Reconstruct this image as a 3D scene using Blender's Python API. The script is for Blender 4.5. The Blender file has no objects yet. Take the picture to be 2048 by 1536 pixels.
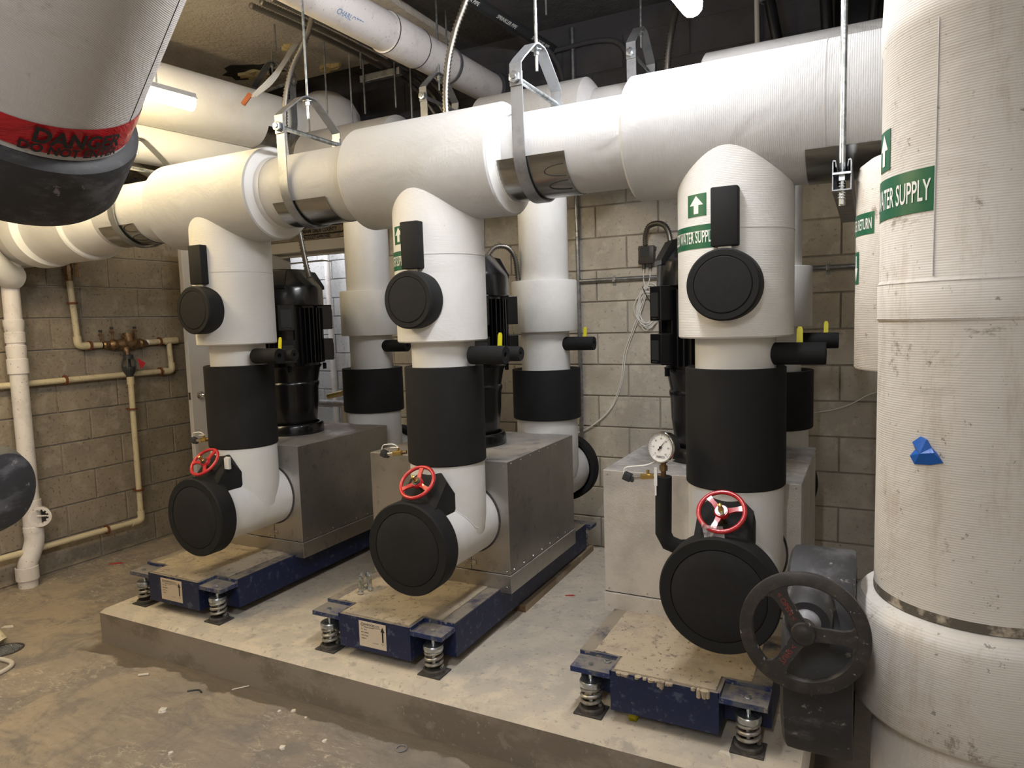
import bpy, bmesh, math, random
from mathutils import Vector, Matrix, Euler
random.seed(7)
PI = math.pi
C = bpy.context.scene.collection
SC = bpy.context.scene
V = Vector

# ------------------------------------------------------------------ camera
cam_d = bpy.data.cameras.new('camera')
cam = bpy.data.objects.new('camera', cam_d); C.objects.link(cam)
cam_d.sensor_fit = 'HORIZONTAL'; cam_d.sensor_width = 36.0
cam_d.lens = 1388.93 / 2048 * 36.0
cam_d.clip_start = 0.02; cam_d.clip_end = 60
R_ = V((0.89026778, 0.45444271, -0.03008498)); U_ = V((-0.01511987, 0.09551197, 0.99531344)); F_ = V((-0.45518642, 0.88564061, -0.09190234))
mw = Matrix(((R_.x, U_.x, -F_.x, 3.15827), (R_.y, U_.y, -F_.y, -2.77467), (R_.z, U_.z, -F_.z, 1.54499), (0, 0, 0, 1)))
cam.matrix_world = mw
SC.camera = cam

# ------------------------------------------------------------------ light levels, view
LED_LEFT = 66.0; LED_RIGHT = 73.0; LED_BACK = 40.0; FILL_REAR = 215.0; LED_CORRIDOR = 80.0
WARM = (1.0, 0.78, 0.42); COOL = (0.97, 0.97, 1.0); MID = (1.0, 0.95, 0.89)
w = bpy.data.worlds.new('world'); SC.world = w; w.use_nodes = True
w.node_tree.nodes['Background'].inputs[0].default_value = (0.5, 0.5, 0.5, 1)
w.node_tree.nodes['Background'].inputs[1].default_value = 0.02
SC.view_settings.view_transform = 'Standard'; SC.view_settings.look = 'None'
SC.view_settings.exposure = 0.0; SC.view_settings.gamma = 1.0
SC.view_settings.use_curve_mapping = False

# ------------------------------------------------------------------ materials
def nt(name):
    m = bpy.data.materials.new(name); m.use_nodes = True
    t = m.node_tree; b = t.nodes['Principled BSDF']
    return m, t, b
def coords(t):
    g = t.nodes.new('ShaderNodeNewGeometry'); return g.outputs['Position']
def noise(t, vec, scale, detail=6, rough=.6, dist=0.0):
    n = t.nodes.new('ShaderNodeTexNoise'); n.inputs['Scale'].default_value = scale
    n.inputs['Detail'].default_value = detail; n.inputs['Roughness'].default_value = rough
    n.inputs['Distortion'].default_value = dist
    t.links.new(vec, n.inputs['Vector']); return n.outputs['Fac']
def ramp(t, fac, lo, hi):
    r = t.nodes.new('ShaderNodeMapRange'); r.interpolation_type = 'SMOOTHSTEP'
    r.inputs['From Min'].default_value = lo; r.inputs['From Max'].default_value = hi
    t.links.new(fac, r.inputs['Value']); return r.outputs['Result']
def mul(t, a, b, op='MULTIPLY'):
    m = t.nodes.new('ShaderNodeMath'); m.operation = op; m.use_clamp = False
    for i, x in enumerate((a, b)):
        if isinstance(x, (int, float)): m.inputs[i].default_value = x
        else: t.links.new(x, m.inputs[i])
    return m.outputs[0]
def mix(t, fac, a, b):
    m = t.nodes.new('ShaderNodeMix'); m.data_type = 'RGBA'
    t.links.new(fac, m.inputs[0])
    for i, x in ((6, a), (7, b)):
        if isinstance(x, tuple): m.inputs[i].default_value = (*x[:3], 1)
        else: t.links.new(x, m.inputs[i])
    return m.outputs[2]
def scaled(t, vec, s):
    m = t.nodes.new('ShaderNodeMapping'); m.inputs['Scale'].default_value = s
    t.links.new(vec, m.inputs['Vector']); return m.outputs[0]
def bumpn(t, b, h, strength, dist=.01, prev=None):
    n = t.nodes.new('ShaderNodeBump'); n.inputs['Strength'].default_value = strength
    n.inputs['Distance'].default_value = dist
    t.links.new(h, n.inputs['Height'])
    if prev is not None: t.links.new(prev, n.inputs['Normal'])
    t.links.new(n.outputs[0], b.inputs['Normal']); return n.outputs[0]
def simple(name, col, rough=.5, metal=0., var=(), bump=(), dust=None, emit=None, coat=0):
    """var: (scale, colour, lo, hi[, stretch]); bump: (scale, strength, distance[, stretch]); dust: (colour, lo, hi)"""
    m, t, b = nt(name); p = coords(t); c = col
    b.inputs['Roughness'].default_value = rough; b.inputs['Metallic'].default_value = metal
    first = None
    for v in var:
        vec = scaled(t, p, v[4]) if len(v) > 4 else p
        f = ramp(t, noise(t, vec, v[0], 8, .65), .5 + (v[2] - .5) * .55, .5 + (v[3] - .5) * .62)
        c = mix(t, f, c, v[1])
    if dust:
        g = t.nodes.new('ShaderNodeNewGeometry'); s = t.nodes.new('ShaderNodeSeparateXYZ')
        t.links.new(g.outputs['Normal'], s.inputs[0])
        up = ramp(t, s.outputs[2], .6, .95)
        f = mul(t, up, ramp(t, noise(t, p, 9, 8, .7), dust[1], dust[2]))
        c = mix(t, f, c, dust[0])
        rr = t.nodes.new('ShaderNodeMix'); rr.inputs[2].default_value = rough; rr.inputs[3].default_value = .95
        t.links.new(f, rr.inputs[0]); t.links.new(rr.outputs[0], b.inputs['Roughness'])
        if metal:
            r2 = t.nodes.new('ShaderNodeMix'); r2.inputs[2].default_value = metal; r2.inputs[3].default_value = 0
            t.links.new(f, r2.inputs[0]); t.links.new(r2.outputs[0], b.inputs['Metallic'])
    if isinstance(c, tuple): b.inputs['Base Color'].default_value = (*c, 1)
    else: t.links.new(c, b.inputs['Base Color'])
    prev = None
    for v in bump:
        vec = scaled(t, p, v[3]) if len(v) > 3 else p
        prev = bumpn(t, b, noise(t, vec, v[0], 5, .6), v[1], v[2], prev)
    if coat: b.inputs['Coat Weight'].default_value = coat
    if emit:
        b.inputs['Emission Color'].default_value = (*emit[0], 1); b.inputs['Emission Strength'].default_value = emit[1]
    return m

def jacket(name, col, weave=(1, 1, 1), weave_s=.25, stains=0., wr=.35):
    m, t, b = nt(name); p = coords(t)
    c = col
    c = mix(t, ramp(t, noise(t, p, 2.3, 6, .6), .35, .75), col, tuple(x * .93 for x in col))
    if stains:
        f = ramp(t, noise(t, p, 7, 10, .75, .4), .57, .66)
        c = mix(t, mul(t, f, stains), c, (.20, .16, .11))
        f2 = ramp(t, noise(t, scaled(t, p, (3, 3, .6)), 4, 8, .8), .50, .68)
        c = mix(t, mul(t, f2, stains * .5), c, (.42, .35, .24))
        f3 = ramp(t, noise(t, p, 38, 4, .8), .64, .69)
        c = mix(t, mul(t, f3, stains * .8), c, (.12, .10, .08))
    else:
        f = ramp(t, noise(t, p, 16, 8, .75, .4), .64, .72)
        c = mix(t, mul(t, f, .35), c, (.40, .36, .30))
    t.links.new(c, b.inputs['Base Color'])
    b.inputs['Roughness'].default_value = .52
    b.inputs['Specular IOR Level'].default_value = .35
    n1 = bumpn(t, b, noise(t, p, 5.5, 4, .55, .7), wr, .02)
    n2 = bumpn(t, b, noise(t, p, 30, 3, .6, .3), .22, .004, n1)
    wv = t.nodes.new('ShaderNodeTexWave'); wv.wave_type = 'BANDS'; wv.bands_direction = 'DIAGONAL'
    wv.inputs['Scale'].default_value = 1.0; wv.inputs['Distortion'].default_value = .8; wv.inputs['Detail'].default_value = 1
    wv.inputs['Detail Scale'].default_value = .4
    t.links.new(scaled(t, p, weave), wv.inputs['Vector'])
    bumpn(t, b, wv.outputs['Fac'], weave_s, .0016, n2)
    return m

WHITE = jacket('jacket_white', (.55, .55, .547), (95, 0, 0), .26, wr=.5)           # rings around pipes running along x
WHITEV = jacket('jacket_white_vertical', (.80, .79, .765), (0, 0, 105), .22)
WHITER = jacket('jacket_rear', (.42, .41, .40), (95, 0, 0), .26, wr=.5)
WHITEP = simple('mastic_white', (.79, .785, .765), .5, 0, var=[(3, (.74, .73, .70), .3, .7)], bump=[(7, .3, .015), (60, .12, .003)])
OLDV = jacket('jacket_old_vertical', (.70, .66, .60), (0, 0, 120), .20, stains=.8)
OLDG = jacket('jacket_greyed', (.60, .58, .56), (90, 40, 90), .25, stains=.30)
FOAM = simple('foam_black', (.0042, .0042, .0046), .82, var=[(9, (.0075, .0073, .0075), .4, .8)], bump=[(40, .15, .002), (6, .12, .006)])
FOAMD = simple('foam_black_dusty', (.028, .028, .030), .6, var=[(4, (.10, .10, .105), .50, .78, (2, 1, 3)), (25, (.22, .21, .20), .70, .78)], bump=[(8, .3, .01), (50, .2, .002)])
GALV = simple('galvanised_steel', (.42, .43, .44), .38, .85, var=[(25, (.30, .31, .33), .4, .6)])
STRAP = simple('clevis_grey', (.33, .34, .355), .42, .75, var=[(12, (.26, .27, .29), .4, .7)])
SHIELD = simple('shield_steel', (.42, .42, .40), .24, 1.0, var=[(5, (.33, .33, .32), .4, .65, (1, 4, 4))], bump=[(12, .05, .004)])
ZINC = simple('zinc_bright', (.66, .70, .72), .28, .95, var=[(30, (.42, .46, .48), .45, .6)])
BLACKP = simple('motor_black', (.0075, .0075, .0085), .25, bump=[(14, .06, .004)], dust=((.06, .05, .042), .2, .9), coat=.15)
BOXM = simple('sheet_metal', (.50, .485, .46), .34, .92, var=[(3, (.43, .415, .39), .35, .7), (14, (.38, .36, .34), .62, .75)], bump=[(4, .06, .01)], dust=((.34, .30, .26), .25, .65))
BOXE = simple('embossed_metal', (.74, .71, .67), .42, .6, var=[(3, (.58, .56, .53), .35, .7)], bump=[(150, .5, .0035)], dust=((.30, .28, .26), .25, .65))
BLUE = simple('blue_paint', (.006, .013, .055), .5, var=[(22, (.05, .07, .12), .60, .74), (40, (.12, .11, .11), .70, .85)], dust=((.26, .22, .17), .28, .55), bump=[(30, .1, .002)])
BLUET = simple('blue_paint_worn', (.012, .026, .10), .55, var=[(18, (.09, .10, .12), .45, .7), (45, (.25, .22, .18), .60, .74)], dust=((.20, .18, .16), .30, .6))
FILL = simple('concrete_fill', (.43, .36, .26), .95, var=[(6, (.33, .28, .22), .4, .7), (14, (.20, .17, .14), .62, .78), (50, (.12, .10, .08), .66, .76)], bump=[(60, .4, .004), (10, .3, .006)])
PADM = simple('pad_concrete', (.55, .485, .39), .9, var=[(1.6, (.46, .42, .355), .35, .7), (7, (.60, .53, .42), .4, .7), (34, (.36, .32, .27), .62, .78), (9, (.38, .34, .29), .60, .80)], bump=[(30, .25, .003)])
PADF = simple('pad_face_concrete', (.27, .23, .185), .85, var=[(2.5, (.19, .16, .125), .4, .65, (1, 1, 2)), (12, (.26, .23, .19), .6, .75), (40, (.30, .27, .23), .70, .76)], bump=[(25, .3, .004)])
CMUL = simple('concrete_block_left', (.29, .245, .185), .95, var=[(3, (.235, .20, .155), .35, .7), (45, (.14, .115, .085), .60, .74), (9, (.335, .29, .225), .5, .75)], bump=[(70, .5, .004), (20, .3, .004)])  # same block kept darker: left wall's dirt and dimmer light in its colour
CMU = simple('concrete_block', (.60, .55, .465), .95, var=[(3, (.51, .465, .39), .35, .7), (45, (.36, .325, .27), .64, .80), (9, (.66, .61, .52), .5, .75)], bump=[(70, .5, .004), (20, .3, .004)])  # same block, colour lifted for the brighter light on the back wall
MORTAR = simple('mortar', (.40, .365, .31), .95, var=[(10, (.32, .29, .245), .4, .7)], bump=[(50, .4, .004)])
CMUG = simple('block_pale_grey', (.50, .50, .50), .9, var=[(3, (.42, .42, .42), .35, .7), (45, (.30, .30, .30), .60, .74)], bump=[(60, .4, .004)])
MORTG = simple('mortar_pale_grey', (.38, .38, .38), .95)
CEIL = simple('ceiling_spray', (.10, .095, .095), .95, var=[(2, (.07, .067, .068), .35, .7)], bump=[(38, 1.0, .02), (6, .6, .05)])
WALLUP = simple('upper_wall_shade', (.058, .056, .062), .9, var=[(3, (.045, .044, .048), .4, .7)], bump=[(55, .5, .006), (5, .4, .03)])  # shade above the downward strip lights is put into this colour
PVC = simple('pvc_white', (.74, .70, .68), .35, var=[(8, (.64, .60, .58), .5, .75), (60, (.25, .20, .20), .73, .78)])
CPVC = simple('cpvc_cream', (.62, .54, .36), .4, var=[(20, (.50, .42, .26), .55, .8), (70, (.2, .14, .08), .72, .78)])
RUST = simple('rust_clamp', (.17, .055, .02), .7, .2)
BRONZE = simple('bronze', (.30, .19, .10), .42, .8, var=[(25, (.16, .10, .055), .45, .65)])
BRASS = simple('brass', (.62, .45, .16), .3, .95)
DPLAST = simple('dark_plastic', (.03, .032, .034), .45)
JBOX = simple('junction_box_brown', (.065, .055, .048), .45, .3)
RED = simple('red_enamel', (.52, .022, .028), .28, coat=.4, var=[(30, (.40, .015, .02), .5, .7)])
YEL = simple('yellow_vinyl', (.72, .66, .02), .4)
GREEN = simple('marker_green', (.004, .110, .048), .38, bump=[(30, .15, .003)], var=[(50, (.012, .15, .07), .7, .85)])
WTXT = simple('marker_white', (.82, .84, .80), .4)
BTXT = simple('ink_black', (.015, .013, .013), .6)
REDTAPE = simple('danger_tape', (.42, .012, .018), .25, bump=[(9, .5, .02, (1, 1, 4)), (40, .3, .004)])
BLTAPE = simple('blue_tape', (.012, .12, .50), .35, bump=[(30, .4, .004)])
DOORP = simple('door_paint', (.62, .60, .58), .45, var=[(2, (.56, .54, .52), .4, .7)])
FRAMEP = simple('frame_paint', (.44, .41, .36), .5)
LINTEL = simple('lintel_concrete', (.20, .165, .12), .9, var=[(12, (.13, .11, .08), .45, .7)])
WOOD = simple('board_wood', (.34, .26, .17), .85, var=[(8, (.24, .18, .115), .4, .65, (1, .12, 1)), (3, (.40, .33, .25), .5, .8)], bump=[(30, .3, .003, (1, .1, 1))])
WOODE = simple('board_end_grain', (.20, .12, .065), .85, var=[(40, (.12, .07, .04), .4, .65)])
CHROME = simple('chrome', (.75, .75, .75), .12, 1.0)
STEELP = simple('stainless', (.6, .58, .55), .25, 1.0)
IRON = simple('handwheel_iron', (.040, .036, .034), .48, .25, var=[(30, (.065, .055, .048), .45, .7), (80, (.32, .30, .28), .74, .78)])
GREYP = simple('grey_rubber', (.20, .20, .21), .55, var=[(12, (.33, .33, .34), .5, .8)])
CABLE = simple('white_cable', (.88, .87, .83), .45)
FLEXM = simple('flex_conduit', (.24, .225, .20), .40, .95)
PAPER = simple('label_paper', (.62, .53, .42), .6)
GAUGEW = simple('gauge_face', (.80, .80, .80), .4)
RUBBER = simple('rubber', (.05, .046, .042), .8, var=[(30, (.09, .08, .07), .5, .7)])
SPRINGM = simple('spring_steel', (.40, .39, .36), .42, .7, var=[(40, (.28, .25, .21), .45, .65)])
YFOAM = simple('yellow_foam', (.62, .50, .24), .9, bump=[(40, .6, .01)])
PLASTIC, _t, _b = nt('clear_plastic')
_b.inputs['Base Color'].default_value = (.9, .85, .87, 1); _b.inputs['Roughness'].default_value = .12
_b.inputs['Transmission Weight'].default_value = .55; _b.inputs['Alpha'].default_value = .75
def led(name, col, s): return simple(name, (.9, .9, .9), .4, emit=(col, s))
LEDL = led('led_lens_warm', WARM, LED_LEFT); LEDR = led('led_lens_cool', COOL, LED_RIGHT)
LEDB = led('led_lens_neutral', MID, LED_BACK); LEDB2 = led('fill_lens_rear', COOL, FILL_REAR); LEDC = led('led_lens_corridor', COOL, LED_CORRIDOR)
FIXT = simple('fixture_housing', (.50, .50, .50), .4, .3)

def floor_mat():
    m, t, b = nt('floor_concrete'); p = coords(t)
    c = mix(t, ramp(t, noise(t, p, 1.1, 5, .6, .6), .36, .62), (.45, .365, .265), (.34, .29, .235))
    c = mix(t, mul(t, ramp(t, noise(t, p, 3.2, 10, .72, .8), .47, .60), .75), c, (.24, .215, .19))
    s = t.nodes.new('ShaderNodeSeparateXYZ'); t.links.new(p, s.inputs[0])
    fx = ramp(t, mul(t, s.outputs[0], mul(t, noise(t, p, 2.2, 5, .6), 1.1), 'ADD'), .2, 1.7)   # greyer, worn floor in the middle of the room
    c = mix(t, mul(t, fx, .55), c, (.21, .195, .185))
    c = mix(t, mul(t, mul(t, ramp(t, noise(t, scaled(t, p, (1, 2.0, 1)), 16, 10, .82, 1.2), .52, .60), ramp(t, noise(t, p, 1.9, 4, .5), .42, .60)), .9), c, (.60, .52, .41))
    c = mix(t, mul(t, ramp(t, noise(t, scaled(t, p, (2.2, 1, 1)), 24, 8, .8, .8), .54, .64), .45), c, (.20, .17, .14))
    c = mix(t, mul(t, ramp(t, noise(t, p, 60, 4, .8), .68, .76), .7), c, (.60, .54, .44))
    c = mix(t, mul(t, ramp(t, noise(t, p, 26, 6, .8), .66, .76), .5), c, (.10, .09, .075))
    # seepage along the foot of the pad
    yy = mul(t, s.outputs[1], mul(t, noise(t, p, 3.5, 5, .6), .26), 'ADD')
    wet = mul(t, ramp(t, yy, -.468, -.455), ramp(t, mul(t, s.outputs[0], mul(t, noise(t, p, 3.5), .3), 'ADD'), -.55, -.45))
    c = mix(t, mul(t, wet, .85), c, (.135, .108, .075))
    t.links.new(c, b.inputs['Base Color'])
    r = t.nodes.new('ShaderNodeMix'); r.inputs[2].default_value = .82; r.inputs[3].default_value = .42
    t.links.new(wet, r.inputs[0]); t.links.new(r.outputs[0], b.inputs['Roughness'])
    n = bumpn(t, b, noise(t, scaled(t, p, (1, 2, 1)), 14, 9, .75, 1.0), .75, .018)
    bumpn(t, b, noise(t, p, 70, 4, .7), .25, .003, n)
    return m
FLOORM = floor_mat()

# ------------------------------------------------------------------ mesh helpers
class MB:
    def __init__(s): s.v = []; s.f = []
    def add(s, vs, fs):
        o = len(s.v); s.v += [V(x) for x in vs]; s.f += [tuple(i + o for i in f) for f in fs]; return s
    def box(s, a, b, bev=0, M=None):
        (x0, y0, z0), (x1, y1, z1) = a, b
        if bev:
            bm = bmesh.new(); bmesh.ops.create_cube(bm, size=1)
            for v in bm.verts: v.co = V(((x0 + x1) / 2 + v.co.x * (x1 - x0), (y0 + y1) / 2 + v.co.y * (y1 - y0), (z0 + z1) / 2 + v.co.z * (z1 - z0)))
            bmesh.ops.bevel(bm, geom=list(bm.edges), offset=bev, segments=2, profile=.5, affect='EDGES')
            bm.verts.index_update()
            vs = [v.co.copy() for v in bm.verts]; fs = [[v.index for v in f.verts] for f in bm.faces]; bm.free()
        else:
            vs = [V(p) for p in ((x0, y0, z0), (x1, y0, z0), (x1, y1, z0), (x0, y1, z0), (x0, y0, z1), (x1, y0, z1), (x1, y1, z1), (x0, y1, z1))]
            fs = [(3, 2, 1, 0), (4, 5, 6, 7), (0, 1, 5, 4), (1, 2, 6, 5), (2, 3, 7, 6), (3, 0, 4, 7)]
        if M: vs = [M @ v for v in vs]
        return s.add(vs, fs)
    def lathe(s, prof, origin=(0, 0, 0), axis=(0, 0, 1), seg=32, ref=None, a0=0, a1=2 * PI):
        """prof: list of (r, h) along axis."""
        ax = V(axis).normalized(); r = V(ref) if ref else (V((0, 0, 1)) if abs(ax.z) < .9 else V((1, 0, 0)))
        e1 = (r - ax * r.dot(ax)).normalized(); e2 = ax.cross(e1); o = V(origin)
        full = abs(a1 - a0 - 2 * PI) < 1e-6; n = seg if full else seg + 1
        vs = []; fs = []
        for (rr, h) in prof:
            for i in range(n):
                a = a0 + (a1 - a0) * i / seg
                vs.append(o + ax * h + (e1 * math.cos(a) + e2 * math.sin(a)) * max(rr, 1e-5))
        for j in range(len(prof) - 1):
            for i in range(seg):
                k = (i + 1) % n if full else i + 1
                fs.append((j * n + i, j * n + k, (j + 1) * n + k, (j + 1) * n + i))
        return s.add(vs, fs)
    def cyl(s, p0, p1, r0, r1=None, seg=24, cap=True):
        p0 = V(p0); p1 = V(p1); r1 = r0 if r1 is None else r1; L = (p1 - p0).length
        pr = [(r0, 0), (r1, L)]
        if cap: pr = [(0, 0)] + pr + [(0, L)]
        return s.lathe(pr, p0, p1 - p0, seg)
    def tube(s, pts, r, seg=10, cap=True, closed=False, ridge=None):
        pts = [V(p) for p in pts]; n = len(pts); vs = []; fs = []
        prev = None
        for i, p in enumerate(pts):
            a = pts[(i - 1) % n] if (closed or i) else p; b = pts[(i + 1) % n] if (closed or i < n - 1) else p
            t = (b - a).normalized()
            if prev is None:
                u = t.orthogonal().normalized()
            else:
                u = (prev - t * prev.dot(t)).normalized()
            prev = u; w_ = t.cross(u)
            rr = r[i] if isinstance(r, (list, tuple)) else r
            if ridge: rr = rr * (1 + ridge * (1 if i % 2 else -1))
            for k in range(seg):
                an = 2 * PI * k / seg; vs.append(p + (u * math.cos(an) + w_ * math.sin(an)) * rr)
        m = n if closed else n - 1
        for i in range(m):
            j = (i + 1) % n
            for k in range(seg):
                l = (k + 1) % seg; fs.append((i * seg + k, i * seg + l, j * seg + l, j * seg + k))
        if cap and not closed:
            fs.append(tuple(range(seg - 1, -1, -1))); fs.append(tuple((n - 1) * seg + k for k in range(seg)))
        return s.add(vs, fs)
    def prism(s, poly, d0, d1, M=None):
        """poly: 2D points (x,z) -> extruded along y from d0 to d1, then M"""
        n = len(poly); vs = [V((x, d0, z)) for x, z in poly] + [V((x, d1, z)) for x, z in poly]
        fs = [tuple(range(n)), tuple(range(2 * n - 1, n - 1, -1))] + [(i, i + n, (i + 1) % n + n, (i + 1) % n) for i in range(n)]
        if M: vs = [M @ v for v in vs]
        return s.add(vs, fs)
    def strip(s, path, w0, w1, th):
        """flat bar: path = list of (y,z) points in the yz plane at x from w0 to w1, thickness th outward"""
        n = len(path); vs = []; fs = []
        for i, (y, z) in enumerate(path):
            a = path[max(i - 1, 0)]; b = path[min(i + 1, n - 1)]
            t = V((b[0] - a[0], b[1] - a[1])).normalized(); nn = V((t.y, -t.x))
            for (x, o) in ((w0, 0), (w1, 0), (w1, th), (w0, th)):
                vs.append(V((x, y + nn.x * o, z + nn.y * o)))
        for i in range(n - 1):
            for k in range(4):
                l = (k + 1) % 4; fs.append((i * 4 + k, i * 4 + l, (i + 1) * 4 + l, (i + 1) * 4 + k))
        fs.append((3, 2, 1, 0)); fs.append(tuple((n - 1) * 4 + k for k in range(4)))
        return s.add(vs, fs)

def catmull(pts, n=8):
    pts = [V(p) for p in pts]; out = []
    P = [pts[0]] + pts + [pts[-1]]
    for i in range(1, len(P) - 2):
        for k in range(n):
            t = k / n; a, b, c, d = P[i - 1], P[i], P[i + 1], P[i + 2]
            out.append(.5 * ((2 * b) + (c - a) * t + (2 * a - 5 * b + 4 * c - d) * t * t + (3 * b - a - 3 * c + d) * t ** 3))
    out.append(pts[-1]); return out
def resample(pts, step):
    pts = [V(p) for p in pts]; out = [pts[0]]; acc = 0
    for a, b in zip(pts, pts[1:]):
        L = (b - a).length; d = step - acc
        while d < L:
            out.append(a + (b - a) * (d / L)); d += step
        acc = L - (d - step)
    return out

def mesh(name, mb, mat, smooth=True, ang=38):
    me = bpy.data.meshes.new(name)
    me.from_pydata([tuple(v) for v in mb.v], [], mb.f); me.validate()
    bm = bmesh.new(); bm.from_mesh(me); bmesh.ops.remove_doubles(bm, verts=bm.verts, dist=1e-5)
    bmesh.ops.recalc_face_normals(bm, faces=bm.faces); bm.to_mesh(me); bm.free()
    if smooth:
        me.polygons.foreach_set('use_smooth', [True] * len(me.polygons))
        me.set_sharp_from_angle(angle=math.radians(ang))
    me.materials.append(mat)
    return me
def root_loc(o):
    l = V((0, 0, 0))
    while o is not None: l = l + o.location; o = o.parent
    return l
def tag(o, label=None, cat=None, group=None, kind=None):
    if label: o['label'] = label
    if cat: o['category'] = cat
    if group: o['group'] = group
    if kind: o['kind'] = kind
    return o
def obj(name, mb, mat, parent=None, loc=None, smooth=True, ang=38):
    """mb is in world coordinates; the mesh is stored relative to the thing it belongs to"""
    L = root_loc(parent) if parent is not None else (V(loc) if loc is not None else V((0, 0, 0)))
    mb.v = [v - L for v in mb.v]
    o = bpy.data.objects.new(name, mesh(name, mb, mat, smooth, ang)); C.objects.link(o)
    if parent is not None: o.parent = parent
    elif loc is not None: o.location = loc
    return o
def thing(name, label, cat, loc=(0, 0, 0), group=None):
    o = bpy.data.objects.new(name, None); C.objects.link(o); o.location = loc; o.empty_display_size = .05
    return tag(o, label, cat, group)
def struct(name, mb, mat, parent=None, label=None, smooth=False):
    o = obj(name, mb, mat, parent, smooth=smooth)
    if parent is None: o['kind'] = 'structure'
    if label: o['label'] = label
    return o
def text_flat(s, size, sx=1.0, align='LEFT', extrude=0.0, bold=.012):
    cu = bpy.data.curves.new('text', 'FONT'); cu.body = s; cu.size = size; cu.align_x = align; cu.resolution_u = 3; cu.extrude = extrude; cu.offset = size * bold
    ob = bpy.data.objects.new('text', cu); C.objects.link(ob)
    dg = bpy.context.evaluated_depsgraph_get(); me = bpy.data.meshes.new_from_object(ob.evaluated_get(dg))
    vs = [V((v.co.x * sx, v.co.y, v.co.z)) for v in me.vertices]; fs = [tuple(p.vertices) for p in me.polygons]
    bpy.data.objects.remove(ob); bpy.data.curves.remove(cu); bpy.data.meshes.remove(me)
    return vs, fs
def text_mb(s, size, o, ex, ey, sx=1.0, align='LEFT', bold=.012):
    vs, fs = text_flat(s, size, sx, align, bold=bold); o = V(o); ex = V(ex).normalized(); ey = V(ey).normalized()
    return MB().add([o + ex * v.x + ey * v.y for v in vs], fs)

# ------------------------------------------------------------------ room shell
ZF = -.195; ZC = 3.64; XL = -2.10; YB = 2.07; XR = 5.6; YF = -5.6
fl = MB()
N = 8
fl.box((XL - .5, YF - .3, ZF - .3), (XR + .3, YB + .0, ZF))
struct('floor', fl, FLOORM)
struct('ceiling', MB().box((XL - .2, YF - .2, ZC), (XR + .2, YB + .2, ZC + .2)), CEIL)
SOFF = simple('ceiling_spray_pale', (.64, .58, .50), .95, var=[(2, (.52, .47, .40), .35, .7)], bump=[(38, 1.0, .02), (6, .6, .05)])
struct('ceiling_soffit', MB().box((XL - .2, YF - .2, ZC - .05), (.42, 1.80, ZC + .05)), SOFF)
struct('wall_front', MB().box((XL - .2, YF - .2, ZF), (XR + .2, YF, ZC)), MORTAR)
struct('wall_right', MB().box((XR, YF, ZF), (XR + .2, YB + .2, ZC)), MORTAR)

BW, BH, JT = .461, .2297, .010
def block_mesh(L, axis):
    """one hollow concrete block face, proud of the mortar; long axis x ('x') or y ('y'), depth inward"""
    h = BH - JT; d = .012; e = .004
    mb = MB()
    l = L - JT
    a = [(0, 0), (l, 0), (l, h), (0, h)]; b = [(e, e), (l - e, e), (l - e, h - e), (e, h - e)]
    if axis == 'x': f = lambda u, w_, k: V((u, -k, w_))
    else: f = lambda u, w_, k: V((k, u, w_))
    vs = [f(u, w_, -.02) for u, w_ in a] + [f(u, w_, d - e) for u, w_ in a] + [f(u, w_, d) for u, w_ in b]
    fs = [(i, (i + 1) % 4, (i + 1) % 4 + 4, i + 4) for i in range(4)] + [(i + 4, (i + 1) % 4 + 4, (i + 1) % 4 + 8, i + 8) for i in range(4)] + [(8, 9, 10, 11)]
    return mb.add(vs, fs)
cache = {}
def block(L, axis, loc, parent, mat):
    key = (round(L, 3), axis, mat.name)
    if key not in cache: cache[key] = mesh('concrete_block', block_mesh(L, axis), mat, False)
    o = bpy.data.objects.new('concrete_block', cache[key]); C.objects.link(o); o.parent = parent
    o.location = V(loc) - parent.location + V((0, 0, 0)); return o
OPL, OPR, OPT = -1.80, -.72, 2.235         # door opening
wb = MB(); wb.box((XL - .2, YB, ZF), (OPL, YB + .2, ZC)); wb.box((OPR, YB, ZF), (XR + .2, YB + .2, ZC)); wb.box((OPL, YB, OPT), (OPR, YB + .2, ZC))
wback = struct('wall_back', wb, MORTAR)
wup = struct('wall_back_upper', MB().box((XL, YB - .004, 2.64), (XR, YB, ZC)), WALLUP)  # thin sheet coloured dark for the shade on the upper wall
wl = struct('wall_left', MB().box((XL - .2, YF, ZF), (XL, YB, ZC)), MORTAR)
z0 = 1.656 - BH * 9
UPZ = 2.60
for r in range(17):
    zz = z0 + r * BH
    if zz < ZF - BH or zz > ZC: continue
    off = 1.391 if r % 2 == 1 else 1.6215
    x = off - BW * 9
    while x < 4.3:
        x0, x1 = max(x, XL), x + BW
        x += BW
        if x1 <= XL + .03: continue
        segs = [(x0, x1)]
        if zz + BH * .5 < OPT + .0:
            segs = []
            if x0 < OPL: segs.append((x0, min(x1, OPL)))
            if x1 > OPR: segs.append((max(x0, OPR), x1))
        elif zz < OPT + .21:
            segs = []
            if x0 < OPL - .1: segs.append((x0, min(x1, OPL - .1)))
            if x1 > OPR + .1: segs.append((max(x0, OPR + .1), x1))
        for s0, s1 in segs:
            if s1 - s0 > .04: block(s1 - s0, 'x', (s0 + JT / 2, YB + .0, max(zz, ZF - .05) if False else zz + JT / 2), wback, WALLUP if zz > 2.55 else CMU)  # upper courses carry the painted shade
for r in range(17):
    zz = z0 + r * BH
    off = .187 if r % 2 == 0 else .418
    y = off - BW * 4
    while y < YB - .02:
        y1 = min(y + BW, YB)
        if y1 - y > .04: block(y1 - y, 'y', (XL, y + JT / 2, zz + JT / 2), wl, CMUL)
        y += BW

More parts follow.
